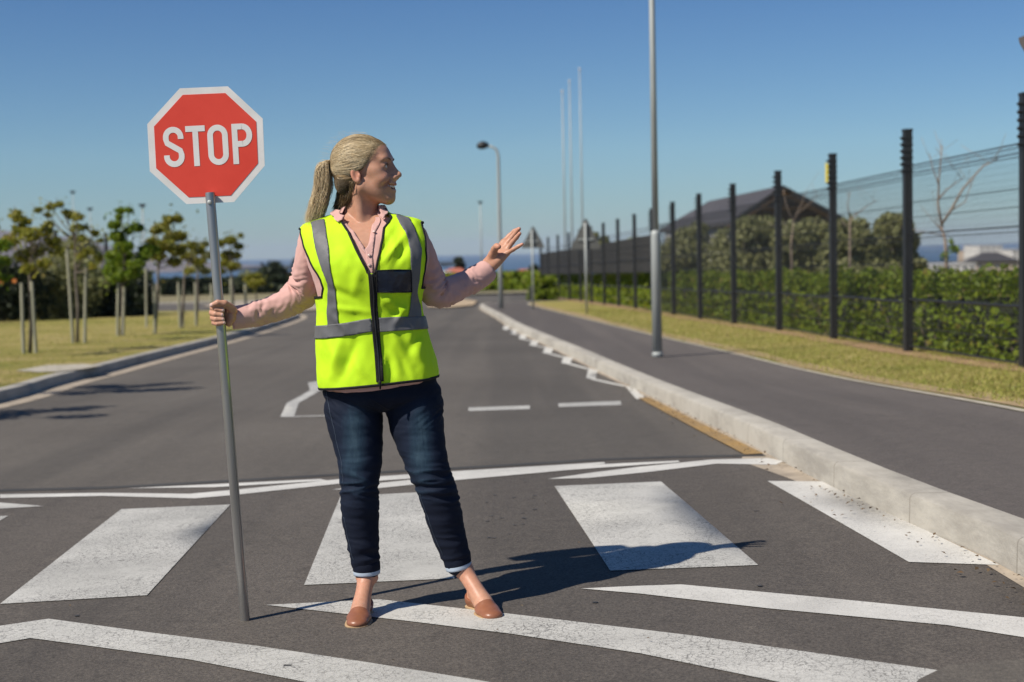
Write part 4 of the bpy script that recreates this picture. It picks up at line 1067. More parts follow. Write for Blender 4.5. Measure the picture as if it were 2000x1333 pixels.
# ================================================================== THE WOMAN
Y0 = 4.90; S0 = Y0/FPX
def P0(x, y, dy=0.0): return W(x, y, Y0+dy)
RINGS = [  # left px, right px, half depth, centre shift
 ((650, 767), (832, 748), .134, -.004), ((626, 757), (854, 734), .146, .0), ((621, 705), (846, 690), .140, .0), ((620, 650), (832, 637), .132, -.002),
 ((622, 605), (824, 592), .132, -.006), ((614, 560), (832, 548), .140, -.012), ((600, 520), (842, 508), .142, -.012), ((591, 485), (839, 474), .128, -.004),
 ((587, 461), (829, 449), .108, .006), ((588, 446), (822, 434), .084, .014), ((601, 437), (806, 428), .072, .020), ((627, 428), (780, 422), .064, .026),
 ((650, 421), (758, 417), .060, .028), ((662, 414), (750, 411), .056, .030)]
_ra = []
for l, r, b, yc in RINGS:
    A, B = P0(*l), P0(*r); _ra.append([(A[0]+B[0])/2, (A[2]+B[2])/2, (B[0]-A[0])/2, (B[2]-A[2])/2, b, Y0+yc])
_ra = np.array(_ra); NR = len(_ra)
_fine = cat(_ra, 521); _ft = np.linspace(0, NR-1, 521)
_dm = np.sqrt(np.diff(_fine[:, 1])**2+(np.diff(_fine[:, 2])*.8)**2); _m = np.r_[0, np.cumsum(_dm)]
def t2m(t): return np.interp(t, _ft, _m)
def m2t(m): return np.interp(m, _m, _ft)
UK = .185
def torso(u, t, off=0.0):
    u = np.asarray(u, float); t = np.asarray(t, float)
    f = [np.interp(t, _ft, _fine[:, i]) for i in range(6)]
    su = np.sign(np.sin(u))*np.abs(np.sin(u))**.86; cu = np.sign(np.cos(u))*np.abs(np.cos(u))**.86
    a = f[2]+off; b = f[4]+off
    return np.stack([f[0]+a*su, f[5]-b*cu, f[1]+f[3]*su], -1)
def torso_n(u, t):
    e = 1e-3; a = torso(u+e, t)-torso(u-e, t); b = torso(u, t+.02)-torso(u, t-.02)
    n = np.cross(a, b); return n/np.maximum(1e-12, np.linalg.norm(n, axis=-1))[..., None]
_gu, _gt = np.meshgrid(np.linspace(-math.pi/2*.995, math.pi/2*.995, 420), np.linspace(0, NR-1, 640), indexing='ij')
_gP = torso(_gu, _gt).reshape(-1, 3); _gpx, _gpy = project(_gP); _gu = _gu.ravel(); _gt = _gt.ravel()
def pxut(pts):
    out = []
    for x, y in pts:
        i = np.argmin((_gpx-x)**2+(_gpy-y)**2); out.append((_gu[i], _gt[i]))
    return np.array(out)
FOLDS = [  # px segment, amplitude (m), width (px)
 ((640, 600), (690, 660), .004, 9), ((636, 640), (672, 735), .007, 14), ((668, 660), (648, 745), .005, 12), ((700, 660), (664, 748), -.005, 12), ((690, 700), (716, 742), .004, 10),
 ((640, 560), (705, 590), -.004, 10), ((705, 520), (690, 575), .004, 14), ((650, 600), (722, 610), .0035, 8), ((668, 480), (700, 540), .003, 14),
 ((790, 460), (748, 515), .005, 6), ((772, 452), (742, 496), -.003, 6), ((800, 470), (770, 520), -.004, 8), ((785, 440), (800, 500), .004, 9),
 ((745, 580), (790, 610), .005, 9), ((775, 575), (768, 620), -.005, 8), ((800, 590), (765, 640), .004, 9), ((760, 640), (790, 700), .005, 12), ((745, 660), (770, 745), -.006, 12), ((800, 655), (830, 735), .006, 14), ((775, 680), (800, 745), -.004, 10), ((752, 690), (748, 745), .005, 9), ((820, 650), (795, 690), -.004, 10)]
def folds(P):
    x, y = project(P); d = np.zeros(len(P))
    for (a, b, amp, wd) in FOLDS:
        a = np.array(a, float); b = np.array(b, float); e = b-a; L = e@e
        t = np.clip(((x-a[0])*e[0]+(y-a[1])*e[1])/L, 0, 1); q = np.sqrt((x-a[0]-t*e[0])**2+(y-a[1]-t*e[1])**2)
        d += amp*np.exp(-(q/(wd*.75))**2)*np.sin(math.pi*np.clip(t*.84+.08, 0, 1))
    return d*(P[:, 1] < Y0)
def cloth(P):
    d = 1.9*folds(P)+.0042*nz3(P, (9, 9, 5))+.0024*nz3(P, (28, 28, 12))+.0012*nz3(P, (60, 60, 40))+.0016*(1-3*np.abs(nz3(P+9, (16, 16, 9))))
    k = np.clip((P[:, 1]-Y0)/.1, 0, 1)
    return d+k*.006*nz3(P+5, (14, 10, 4))
def panel(name, outer, holes, off, mat, parent, step=.007, thick=0.0):
    """a piece of cloth cut out of the garment's surface; outlines in (u, t)"""
    def dom(p):
        p = np.asarray(p, float); return np.c_[p[:, 0]*UK, t2m(p[:, 1])]
    O = dense(dom(outer), step); H = [dense(dom(h), step) for h in holes]
    lo, hi = O.min(0), O.max(0); g = []
    for j, yy in enumerate(np.arange(lo[1]+step/2, hi[1], step*.87)):
        xs = np.arange(lo[0]+(j % 2)*step/2+step*.3, hi[0], step); g.append(np.c_[xs, np.full(len(xs), yy)])
    g = np.concatenate(g) if g else np.zeros((0, 2))
    edge = np.concatenate([O]+H)
    if len(g):
        keep = np.ones(len(g), bool)
        for i in range(0, len(g), 400):
            dd = ((g[i:i+400, None, :]-edge[None])**2).sum(-1).min(1); keep[i:i+400] = dd > (step*.45)**2
        g = g[keep]
    v, f = cdt(O, H, g)
    u = v[:, 0]/UK; t = m2t(v[:, 1]); P = torso(u, t); n = torso_n(u, t)
    P = P+n*(off+cloth(P))[:, None]
    if thick:
        m = len(P); P = np.r_[P, P-n*thick]; e = {}
        for a, b, c in f:
            for i, j in ((a, b), (b, c), (c, a)):
                if (j, i) in e: del e[(j, i)]
                else: e[(i, j)] = 1
        side = [(j, i, i+m) for i, j in e]+[(j, i+m, j+m) for i, j in e]
        f = np.r_[f, f[:, ::-1]+m, np.array(side)]
    return obj(name, P, np.asarray(f), mat, parent, True)
def ribbon(name, ut, off, rw, mat, parent, flat=.35, closed=False):
    """a bound edge following an outline"""
    ut = np.asarray(ut, float); d = np.c_[ut[:, 0]*UK, t2m(ut[:, 1])]; d = dense(d, .006, closed)
    u = d[:, 0]/UK; t = m2t(d[:, 1]); P = torso(u, t); n = torso_n(u, t); P = P+n*(off+cloth(P))[:, None]
    V = []; F = []; m = 8; k = len(P)
    for i in range(k):
        a, b = (P[(i-1) % k], P[(i+1) % k]) if closed else (P[max(0, i-1)], P[min(k-1, i+1)])
        T = b-a; T /= np.linalg.norm(T)+1e-12; s = np.cross(T, n[i]); s /= np.linalg.norm(s)+1e-12
        for j in range(m):
            th = 2*math.pi*j/m; V.append(P[i]+s*rw*math.cos(th)+n[i]*rw*flat*math.sin(th))
    for i in range(k if closed else k-1):
        for j in range(m): F.append((i*m+j, i*m+(j+1) % m, ((i+1) % k)*m+(j+1) % m, ((i+1) % k)*m+j))
    return obj(name, V, F, mat, parent, True)

# ---- materials of the figure
def skinmat():
    m, nt, b, co = base('skin')
    at = nt.nodes.new('ShaderNodeAttribute'); at.attribute_name = 'tint'
    f = _ramp(nt, _noise(nt, co, 60, 4), [(.3, (.90, .87, .86)), (.7, (1.06, 1.06, 1.06))])
    c = _mix(nt, 1.0, at.outputs['Color'], f, 'MULTIPLY')
    nt.links.new(c, b.inputs['Base Color']); b.inputs['Roughness'].default_value = .45; b.inputs['Specular IOR Level'].default_value = .35
    b.inputs['Subsurface Weight'].default_value = .12; b.inputs['Subsurface Radius'].default_value = (1, .35, .2); b.inputs['Subsurface Scale'].default_value = .006
    bump(nt, b, _noise(nt, co, 220, 3), .12, .002); return m
M_skin = skinmat()
def clothmat(name, c, rough=.85, weave=700, var=.08, sheen=0.0, bstr=.25):
    m, nt, b, co = base(name)
    cc = _ramp(nt, _noise(nt, co, 5, 5), [(.3, tuple(x*(1-var) for x in c)), (.7, tuple(min(1, x*(1+var)) for x in c))])
    nt.links.new(cc, b.inputs['Base Color']); b.inputs['Roughness'].default_value = rough; b.inputs['Specular IOR Level'].default_value = .25
    if sheen: b.inputs['Sheen Weight'].default_value = sheen
    h = _math(nt, 'ADD', _noise(nt, co, weave, 2), _math(nt, 'MULTIPLY', _noise(nt, stretch(nt, co, (1, 1, 2)), 26, 3), .5)); bump(nt, b, h, bstr, .003); return m
def hivis():
    m, nt, b, co = base('hi_vis_fabric')
    cc = _ramp(nt, _noise(nt, co, 4, 4), [(.3, (.565, .90, .018)), (.7, (.63, .96, .024))])
    nt.links.new(cc, b.inputs['Base Color']); b.inputs['Roughness'].default_value = .75; b.inputs['Specular IOR Level'].default_value = .25
    bump(nt, b, _math(nt, 'ADD', _noise(nt, co, 600, 2), _math(nt, 'MULTIPLY', _noise(nt, co, 24, 3), .5)), .2, .003)
    t = nt.nodes.new('ShaderNodeBsdfTranslucent'); nt.links.new(cc, t.inputs[0]); mx = nt.nodes.new('ShaderNodeMixShader'); mx.inputs[0].default_value = .10
    nt.links.new(b.outputs[0], mx.inputs[1]); nt.links.new(t.outputs[0], mx.inputs[2]); nt.links.new(mx.outputs[0], nt.nodes['Material Output'].inputs[0]); return m
M_vest = hivis()
M_refl = clothmat('reflective_tape', (.135, .135, .14), .45, 900, .12, bstr=.2)
M_bind = clothmat('black_binding', (.012, .012, .013), .7, 500)
M_zip = simple('zip_black', (.010, .010, .011), .65, 0, .2, 60, bumps=(300, .5, .003), spec=.2)
M_pocket = simple('pocket_plastic', (.010, .016, .032), .22, 0, .4, 30, bumps=(20, .25, .01))
M_shirt = clothmat('pink_cotton', (.60, .355, .315), .85, 500, .07, .15, .12)
def denim():
    m, nt, b, co = base('denim')
    at = nt.nodes.new('ShaderNodeAttribute'); at.attribute_name = 'fade'
    n = _noise(nt, stretch(nt, co, (1, 1, .25)), 60, 5, .7)
    f = _math(nt, 'MULTIPLY', at.outputs['Fac'], _math(nt, 'ADD', n, .45))
    c = _ramp(nt, f, [(.0, (.006, .009, .021)), (.35, (.010, .017, .036)), (.75, (.019, .040, .066)), (1, (.038, .070, .10))])
    nt.links.new(c, b.inputs['Base Color']); b.inputs['Roughness'].default_value = .8; b.inputs['Specular IOR Level'].default_value = .2
    w = nt.nodes.new('ShaderNodeTexWave'); w.inputs['Scale'].default_value = 260; w.bands_direction = 'DIAGONAL'; nt.links.new(co, w.inputs['Vector'])
    bump(nt, b, _math(nt, 'ADD', _math(nt, 'MULTIPLY', w.outputs[1], .25), _noise(nt, co, 90, 4)), .22, .003); return m
M_denim = denim()
M_lining = clothmat('denim_inside', (.40, .47, .56), .85, 500)
M_thread = simple('stitching', (.05, .07, .10), .8)
M_shoe = simple('tan_leather', (.27, .105, .055), .36, 0, .16, 25, bumps=(60, .2, .004))
M_sole = simple('shoe_sole', (.42, .28, .15), .7, 0, .2, 25)
def hairmat(name, st, sv=(6, 30, 45)):
    m, nt, b, co = base(name)
    g = nt.nodes.new('ShaderNodeNewGeometry')
    k = _math(nt, 'ADD', _math(nt, 'MULTIPLY', g.outputs['Random Per Island'], .35), _math(nt, 'MULTIPLY', _math(nt, 'SUBTRACT', _noise(nt, stretch(nt, co, sv), 1.0, 3), .22), 1.1))
    c = _ramp(nt, k, st)
    nt.links.new(c, b.inputs['Base Color']); b.inputs['Roughness'].default_value = .45; b.inputs['Specular IOR Level'].default_value = .45; return m
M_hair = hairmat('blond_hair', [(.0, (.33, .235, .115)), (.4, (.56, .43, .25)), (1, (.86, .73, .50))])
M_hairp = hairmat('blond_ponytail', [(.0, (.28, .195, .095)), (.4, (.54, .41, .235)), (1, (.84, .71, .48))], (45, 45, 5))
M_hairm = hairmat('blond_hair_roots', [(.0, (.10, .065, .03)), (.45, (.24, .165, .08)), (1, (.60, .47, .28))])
M_hairk = hairmat('blond_hair_nape_shade', [(.0, (.05, .032, .018)), (.6, (.14, .095, .045)), (1, (.34, .25, .13))])  # hair colour darkened to paint in the shade behind the ear and at the nape
M_haird = simple('hair_roots', (.20, .135, .065), .5, 0, .4, 30)
M_tie = simple('hair_tie', (.50, .19, .03), .5, 0, .3, 60)

person = thing('person', (-.33, 4.87, float(hz(-.33, 4.87))), 'blonde woman in yellow hi-vis vest and dark jeans holding the stop sign', 'person')

# ---- head, in its own frame: x forward, y left, z up, origin between the ears
YAW = rad(77)
_fx = np.array([math.sin(YAW), -math.cos(YAW), 0]); _lx = np.array([math.cos(YAW), math.sin(YAW), 0])
_pt = rad(3)
HX = _fx*math.cos(_pt)+np.array([0, 0, 1])*math.sin(_pt); HZ = np.array([0, 0, 1])*math.cos(_pt)-_fx*math.sin(_pt)
HM = np.stack([HX, _lx, HZ], 1); HO = W(703, 344, 4.92)+_lx*.072; HO[1] = 4.915
HS = 1.03
def h2w(p): return HO+(np.asarray(p)*HS)@HM.T
def w2h(p): return ((np.asarray(p)-HO)@HM)/HS
f = Field((-.13, -.1, -.20), (.15, .1, .15), .0021)
f.ell((-.012, 0, .045), (.094, .072, .083), .02)
f.ell((.038, 0, .058), (.056, .062, .052), .02)
f.ell((.045, 0, -.02), (.050, .056, .072), .03)
for s in (-1, 1):
    f.cone((.005, s*.052, -.04), (.075, s*.014, -.082), .019, .014, .03)
    f.ell((.070, s*.037, -.016), (.023, .020, .020), .022)
    f.ell((.052, s*.047, .012), (.022, .015, .016), .02)
    f.ell((.0825, s*.022, .047), (.012, .026, .009), .02)
f.ell((.081, 0, -.081), (.015, .019, .015), .018)
f.ell((.090, 0, -.040), (.014, .027, .026), .02)
f.cone((.091, 0, .030), (.1165, 0, -.004), .0075, .0088, .014)
f.cone((.094, 0, .022), (.101, 0, -.012), .0095, .0125, .012)
f.ell((.1195, 0, -.008), (.0095, .0095, .0085), .008)
for s in (-1, 1): f.ell((.106, s*.0125, -.015), (.010, .0075, .0075), .008)
for s in (-1, 1): f.ell((.098, s*.031, .023), (.017, .018, .0125), .014, 'sub')
for s in (-1, 1): f.ell((.0775, s*.031, .0235), (.0152, .0165, .0150), .006); 
for s in (-1, 1): f.ell((.098, s*.031, .0210), (.013, .0135, .0040), .003, 'sub')
# smiling mouth: slit, lips, folds
f.ell((.098, 0, -.0475), (.026, .020, .0085), .004, 'sub')
for s in (-1, 1): f.cone((.100, s*.012, -.0460), (.084, s*.0320, -.0355), .0080, .0046, .003, 'sub')
lipu = [(.0780, -.033, -.0330), (.0935, -.018, -.0358), (.1035, -.005, -.0372), (.1035, .005, -.0372), (.0935, .018, -.0358), (.0780, .033, -.0330)]
lipl = [(.0780, -.033, -.0350), (.0880, -.020, -.0545), (.0975, -.006, -.0575), (.0975, .006, -.0575), (.0880, .020, -.0545), (.0780, .033, -.0350)]
f.chain(lipu, [.003, .0036, .0042, .0042, .0036, .003], .004); f.chain(lipl, [.003, .0042, .0055, .0055, .0042, .003], .004)
for s in (-1, 1): f.cone((.094, s*.026, -.022), (.078, s*.041, -.042), .0022, .0030, .010, 'sub')
# ears
for s in (-1, 1):
    Re = Matrix.Rotation(rad(-12), 3, 'Y') @ Matrix.Rotation(rad(s*-16), 3, 'Z')
    Rn = np.array(Re)
    f.ell((-.006, s*.074, .000), (.0160, .0065, .0265), .004, R=Rn); f.ell((.000, s*.073, -.019), (.0085, .0055, .0100), .006)
    f.ell((-.002, s*.083, .000), (.0100, .0080, .0185), .003, 'sub', R=Rn)
    f.ell((.008, s*.074, -.004), (.004, .004, .007), .004)
NB = w2h(P0(707, 452, .035)); NT = np.array([-.012, 0, -.045])
f.chain([NT, NT*.5+NB*.5, NB], [.052, .0475, .055], .022)
for s in (-1, 1): f.cone((-.015, s*.045, -.055), w2h(P0(714+s*7, 446, -.035)), .012, .010, .03)
hv, hf = f.mesh(); hv = h2w(hv)

# ---- hands
def finger(F_, pts, rr, k=.004): F_.chain(pts, rr, k)
def blob_bounds(pts, m):
    pts = np.array(pts); return pts.min(0)-m, pts.max(0)+m
pq = pole_at(610)                                       # where she grips the pole
def Q(px, py, dy): return W(px, py, SY+dy)
axp = (PT-PB)/np.linalg.norm(PT-PB)
wr = W(462, 620, 4.905)
lo, hi = blob_bounds([Q(400, 580, -.06), Q(480, 650, .08)], .015)
f = Field(lo, hi, .0016)
f.chain([W(500, 616, 4.915), wr, Q(448, 614, .028)], [.028, .0255, .027], .02)
kn = [Q(438, 598, .030), Q(437, 608, .033), Q(437.5, 618, .033), Q(439, 627, .030)]
for k_ in kn: f.cone(wr, k_, .017, .0125, .014)
f.cone(Q(455, 606, .005), Q(446, 598, -.006), .015, .013, .012)      # thenar
f.cone(Q(452, 622, .008), Q(447, 632, .010), .014, .012, .012)       # heel of the hand
tips_r = []
for i, (yk, yl, yt, rr) in enumerate([(597, 600, 606.5, .0088), (608, 610, 615.5, .0090), (618, 620, 624, .0087), (627, 629, 631, .0078)]):
    xo = [0, -1.5, 0, 2.5][i]
    pts = [kn[i], Q(424+xo, yk+1, .031), Q(415.5+xo, yl, .016), Q(415+xo, yl+2, -.008), Q(422+xo, yl+4, -.0245), Q(435+xo, yt, -.0255)]
    f.chain(pts, [rr*1.15, rr*1.1, rr*1.05, rr, rr*.95, rr*.86], .003); tips_r.append(pts[-1]+np.array([.004, -.006, .001]))
th = [Q(450, 601, -.002), Q(439, 593.5, -.022), Q(425, 592, -.031), Q(414, 596.5, -.030)]
f.chain(th, [.0135, .0115, .0100, .0085], .005); tips_r.append(th[-1]+np.array([-.003, -.006, .001]))
rv, rf = f.mesh()
wl2 = W(949, 528, 5.090)
lo, hi = blob_bounds([W(925, 430, 4.970), W(1035, 560, 5.170)], .01)
f = Field(lo, hi, .0016)
f.chain([W(905, 550, 5.060), W(930, 539, 5.080), wl2, W(957, 518, 5.090)], [.031, .028, .025, .024], .02)
roots = [W(984, 473, 5.115), W(989, 478, 5.098), W(991.5, 486, 5.080), W(990, 495, 5.062)]
tips = [[W(995, 461, 5.120), W(1005, 452, 5.118), W(1012, 448, 5.110)], [W(1000, 464, 5.100), W(1009, 453, 5.095), W(1014, 447.5, 5.085)],
        [W(1001, 473, 5.074), W(1009, 464, 5.064), W(1015, 456.5, 5.054)], [W(1002, 488, 5.046), W(1012, 482, 5.038), W(1020, 477.5, 5.032)]]
wb = [W(953, 517, 5.105), W(954, 519, 5.095), W(956, 521, 5.085), W(957, 523, 5.075)]
tips_l = []
for i in range(4):
    f.cone(wb[i], roots[i], .0155, .0118, .012)
    r0 = [.0088, .0092, .0087, .0075][i]
    f.chain([roots[i]]+tips[i], [r0*1.12, r0, r0*.92, r0*.78], .004); tips_l.append(tips[i][-1])
f.cone(W(955, 513, 5.085), W(963, 497, 5.065), .020, .016, .014)
f.cone(W(966, 517, 5.070), W(978, 505, 5.060), .015, .013, .014)
thl = [W(962, 497, 5.060), W(966, 487, 5.042), W(970, 482, 5.025), W(974, 482.5, 5.012)]
f.chain(thl, [.0145, .0120, .0110, .0092], .006)
lv, lf = f.mesh()

# ---- feet
def foot_frame(toe_px, heel_px, L=.236):
    t = G(*toe_px); h = G(*heel_px); d = t-h; d[2] = 0; d /= np.linalg.norm(d); h = t-d*L; h[2] = float(hz(h[0], h[1]))
    up = np.array([0, 0, 1.0]); left = np.cross(up, d); return h, np.stack([d, left, up], 1)
FTS = [(foot_frame((693, 1230), (719, 1186), .240), W(717, 1120, 4.895), W(709, 1060, 4.89)),
       (foot_frame((968, 1213), (903, 1173), .242), W(902, 1105, 4.90), W(881, 1060, 4.90))]
def foot_field(ank, knee, grow, shoe):
    f = Field((-.03, -.07, -.01), (.27, .07, .10 if shoe else .22), .0022)
    z = .012
    f.ell((.030, 0, .028), (.031+grow, .027+grow, .030+grow), .01)
    f.cone((.045, 0, .042+z*.3), (.14, .002, .032), .029+grow, .027+grow, .02)
    f.ell((.158, .002, .020), (.046+grow, .039+grow, .022+grow), .015)
    f.ell((.200, .003, .015), (.033+grow, .033+grow, .016+grow), .012)
    if not shoe:
        f.chain([ank, ank*.5+knee*.5, knee], [.0305, .033, .037], .02)
        f.cone(ank*.8+np.array([.05, 0, .045])*.2, (.125, .002, .040), .029, .027, .03)
        for s in (-1, 1): f.ell(ank+np.array([.004, s*.027, -.012-.004*s]), (.012, .011, .013), .012)
        f.cone(ank+np.array([-.028, 0, .05]), (.010, 0, .040), .010, .013, .02)
    return f
fv = []; SHOES = []
for (fr, ank, kne) in FTS:
    h, Rm = fr; loc = lambda p: (np.asarray(p)-h)@Rm
    a = loc(ank); k_ = loc(kne); f = foot_field(a, k_, -.003, False); v, q = f.mesh(); fv.append((h+v@Rm.T, q))
    f = foot_field(a, k_, .0035, True)
    X_, Y_, Z_ = np.meshgrid(*f.ax, indexing='ij')
    topl = np.interp(X_, [-.03, .0, .03, .06, .10, .130, .142, .15, .27], [.062, .060, .044, .037, .036, .040, .052, .10, .10]).astype(np.float32)
    f.F = np.maximum(f.F, (Z_-topl)*.9); f.F = np.maximum(f.F, (.004-Z_).astype(np.float32))
    v, q = f.mesh(); SHOES.append((h+v@Rm.T, q, h, Rm))

# ---- core of the body, joined into one skin
core = []
uu = np.linspace(-math.pi, math.pi, 61)[:-1]; tt = np.linspace(0, NR-1, 60)
Ug, Tg = np.meshgrid(uu, tt); PV = torso(Ug.ravel(), Tg.ravel(), -.016)
nf = [(j*60+i, j*60+(i+1) % 60, (j+1)*60+(i+1) % 60, (j+1)*60+i) for j in range(59) for i in range(60)]
nf += [tuple(range(59, -1, -1)), tuple(59*60+i for i in range(60))]
core.append((PV, nf))
ELR = W(594, 566, 5.00); ELL = W(858, 573, 4.975)
f = Field((-1.05, 4.68, -.1), (.15, 5.2, 1.45), .006)
f.chain([W(612, 465, 4.93), ELR, W(520, 607, 4.95), W(470, 619, 4.905)], [.042, .036, .032, .025], .02)
f.chain([W(813, 462, 4.93), ELL, W(905, 552, 5.05), W(945, 530, 5.09)], [.040, .036, .030, .024], .02)
f.ell(P0(745, 752), (.15, .08, .045), .02)
f.chain([P0(692, 790), P0(703, 925, -.03), W(709, 1060, 4.89), W(717, 1115, 4.895)], [.075, .050, .040, .030], .03)
f.chain([P0(808, 790), P0(842, 925, -.04), W(881, 1060, 4.90), W(902, 1105, 4.90)], [.075, .050, .040, .030], .03)
core.append(f.mesh())
BV, BF = remesh(core+[(hv, hf), (rv, rf), (lv, lf)]+fv, .0023)
BV = relax(BV, BF, 1, .4)
body = obj('body', BV, BF, M_skin, person, True)
def set_tint():
    n = len(BV); skin = np.array([.515, .275, .182]); c = np.tile(skin, (n, 1))
    h = w2h(BV); hd = (h[:, 2] > -.13) & (np.abs(h[:, 1]) < .11) & (np.abs(h[:, 0]) < .16)
    def near(p, r, soft):
        d = np.linalg.norm(BV-p, axis=1); return np.clip((r-d)/soft, 0, 1)[:, None]
    for s in (-1, 1):
        k = near(h2w((.082, s*.042, -.014)), .030, .02)*.35; c = c*(1-k)+np.array([.58, .24, .17])*k
        k = near(h2w((-.004, s*.076, .004)), .034, .012)*.4; c = c*(1-k)+np.array([.60, .22, .15])*k
    for s in (-1, 1):
        k = near(h2w((.113, s*.0065, -.0175)), .0045, .002); c = c*(1-k)+np.array([.12, .04, .03])*k  # nostrils are not hollow: their inner shade is painted as dark spots
    lp = np.array(lipu+lipl); best = np.full(n, 9.)
    for i in range(len(lp)-1):
        if i in (0, 4, 5, 6, 10): continue
        a, b = h2w(lp[i]), h2w(lp[i+1]); e = b-a; t = np.clip(((BV-a)@e)/(e@e), 0, 1); best = np.minimum(best, np.linalg.norm(BV-a-t[:, None]*e, axis=1))
    k = np.clip((.0062-best)/.0022, 0, 1)[:, None]; c = c*(1-k)+np.array([.45, .13, .115])*k
    k = near(h2w((.094, 0, -.0445)), .012, .006)*hd[:, None]*.5; c = c*(1-k)+np.array([.2, .05, .04])*k
    for p in tips_r: 
        k = near(np.array(p), .0075, .002); c = c*(1-k)+np.array([.64, .43, .37])*k
    for p in tips_l+[thl[-1]]:
        k = near(np.array(p), .018, .015)*.45; c = c*(1-k)+np.array([.62, .26, .19])*k
    for a_ in [x[1] for x in FTS]:
        k = near(a_+np.array([0, -.03, -.05]), .10, .06)*.35; c = c*(1-k)+np.array([.56, .25, .16])*k
    at = body.data.color_attributes.new('tint', 'FLOAT_COLOR', 'POINT'); at.data.foreach_set('color', np.c_[c, np.ones(n)].astype(np.float32).ravel())
set_tint()
def ico(c, r, n=2, R=None):
    bm = bmesh.new(); bmesh.ops.create_icosphere(bm, subdivisions=n, radius=1); v = np.array([x.co for x in bm.verts])*np.array(r); f_ = np.array([[q.index for q in x.verts] for x in bm.faces]); bm.free()
    return v+np.array(c), f_
M_eye = simple('eye_white', (.62, .58, .54), .15, 0, .05); M_iris = simple('iris', (.05, .06, .06), .1, 0, .3, 200)
for s in (-1, 1):
    v, q = ico((.0775, s*.031, .0232), .0138, 3); e = obj('eye', h2w(v), q, M_eye, body, True)
    v, q = ico((.0865, s*.0305, .0232), (.0050, .0064, .0064), 2); obj('iris', h2w(v), q, M_iris, e, True)
    br = [(.098, s*.012, .0415), (.0985, s*.022, .0465), (.092, s*.034, .0485), (.082, s*.044, .044)]
    br = [w for w in cat(br, 9)]
    MB().tube([h2w(np.array(p)+np.array([.0005, s*.0015, .0005])) for p in br], [.0014, .0022, .0026, .0026, .0025, .0022, .0019, .0014, .0007], 6).build('eyebrow', simple('brow_%d' % s, (.16, .09, .045), .7), body, True).name = 'eyebrow'
    ls = [(.0895, s*.0185, .0250), (.0935, s*.027, .0290), (.0920, s*.036, .0285), (.086, s*.0445, .0245)]
    MB().tube([h2w(p) for p in cat(ls, 8)], [.0008, .0012, .0014, .0014, .0014, .0014, .0013, .0008], 5).build('eyelashes', simple('lash', (.02, .015, .012), .6), body, True)
v = []; F_ = []
for i in range(9):
    a = (i-4)*rad(17); v2, q2 = ico((.0705+.0265*math.cos(a), .0275*math.sin(a), -.0440+.0060*(1-math.cos(a))), (.0036, .0044, .0060), 1); F_ += [tuple(int(j)+len(v)*0+sum(len(z) for z in v) for j in k) for k in q2]; v.append(v2)
obj('teeth', h2w(np.concatenate(v)), F_, simple('tooth', (.80, .77, .70), .25, 0, .04), body, True)

# ---- hair: a cap that follows the skull, strands over it, a ponytail
hairroot = None
f = Field((-.17, -.11, -.14), (.13, .11, .16), .003)
f.ell((-.012, 0, .045), (.099, .077, .088), .02); f.ell((.036, 0, .058), (.058, .065, .054), .02)
f.ell((-.046, 0, -.012), (.049, .064, .054), .03)
Xh, Yh, Zh = np.meshgrid(*f.ax, indexing='ij')
face = Xh-np.interp(Zh, [-.14, -.06, -.015, .0, .02, .035, .06, .09, .105, .16], [-.035, -.030, -.018, -.012, .022, .034, .050, .070, .082, .30])
face = face+.05*np.clip(np.abs(Yh)-.058, 0, 1)*(Zh > .03)
d = face*.75; k_ = .006; a_ = f.F; hh = np.maximum(k_-np.abs(a_-d), 0)/k_; f.F = (np.maximum(a_, d)+hh*hh*k_*.25).astype(np.float32)
v, q = f.mesh(); n_ = vnormals(v, q)
ang = np.arctan2(v[:, 2]-.045, np.abs(v[:, 1])+1e-6)
gro = np.array([mnoise.noise(Vector((a*14, b*5, s_*0))) for a, b, s_ in zip(ang, v[:, 0]*6, v[:, 1])]); v = v+n_*(gro*.0018)[:, None]
hair = obj('hair', h2w(v), q, M_haird, person, True)
TIE = np.array([-.120, -.004, .043])
TIE = w2h(W(657, 321, 4.93)); TIE[1] *= .5
C_ = np.array([-.012, 0, .046]); RA = np.array([.1035, .0815, .0935])
def strand_mesh(name, SL, rl, mat, parent, nseg=4):
    """many thin tapering tubes"""
    V = []; F = []; off = 0
    for P, r in zip(SL, rl):
        P = np.asarray(P); k = len(P); T = np.gradient(P, axis=0); T /= np.linalg.norm(T, axis=1)[:, None]+1e-12
        a = np.cross(T, np.array([.3, .2, 1.0])); a /= np.linalg.norm(a, axis=1)[:, None]+1e-12; b = np.cross(T, a)
        rr = r*np.interp(np.linspace(0, 1, k), [0, .2, .8, 1], [.12, 1, .9, .2])[:, None]
        ring = np.stack([P+rr*(a*math.cos(2*math.pi*j/nseg)+b*math.sin(2*math.pi*j/nseg)) for j in range(nseg)], 1); V.append(ring.reshape(-1, 3))
        i = np.arange(k-1)[:, None]*nseg; j = np.arange(nseg)[None]; jn = (j+1) % nseg
        F.append(np.stack([i+j, i+jn, i+nseg+jn, i+nseg+j], -1).reshape(-1, 4)+off); off += k*nseg
    return obj(name, np.concatenate(V), np.concatenate(F), mat, parent, True)
SL = []; RL = []
EL_ = [((-.012, 0, .045), (.094, .072, .083)), ((.038, 0, .058), (.056, .062, .052)), ((-.046, 0, -.012), (.047, .062, .052))]
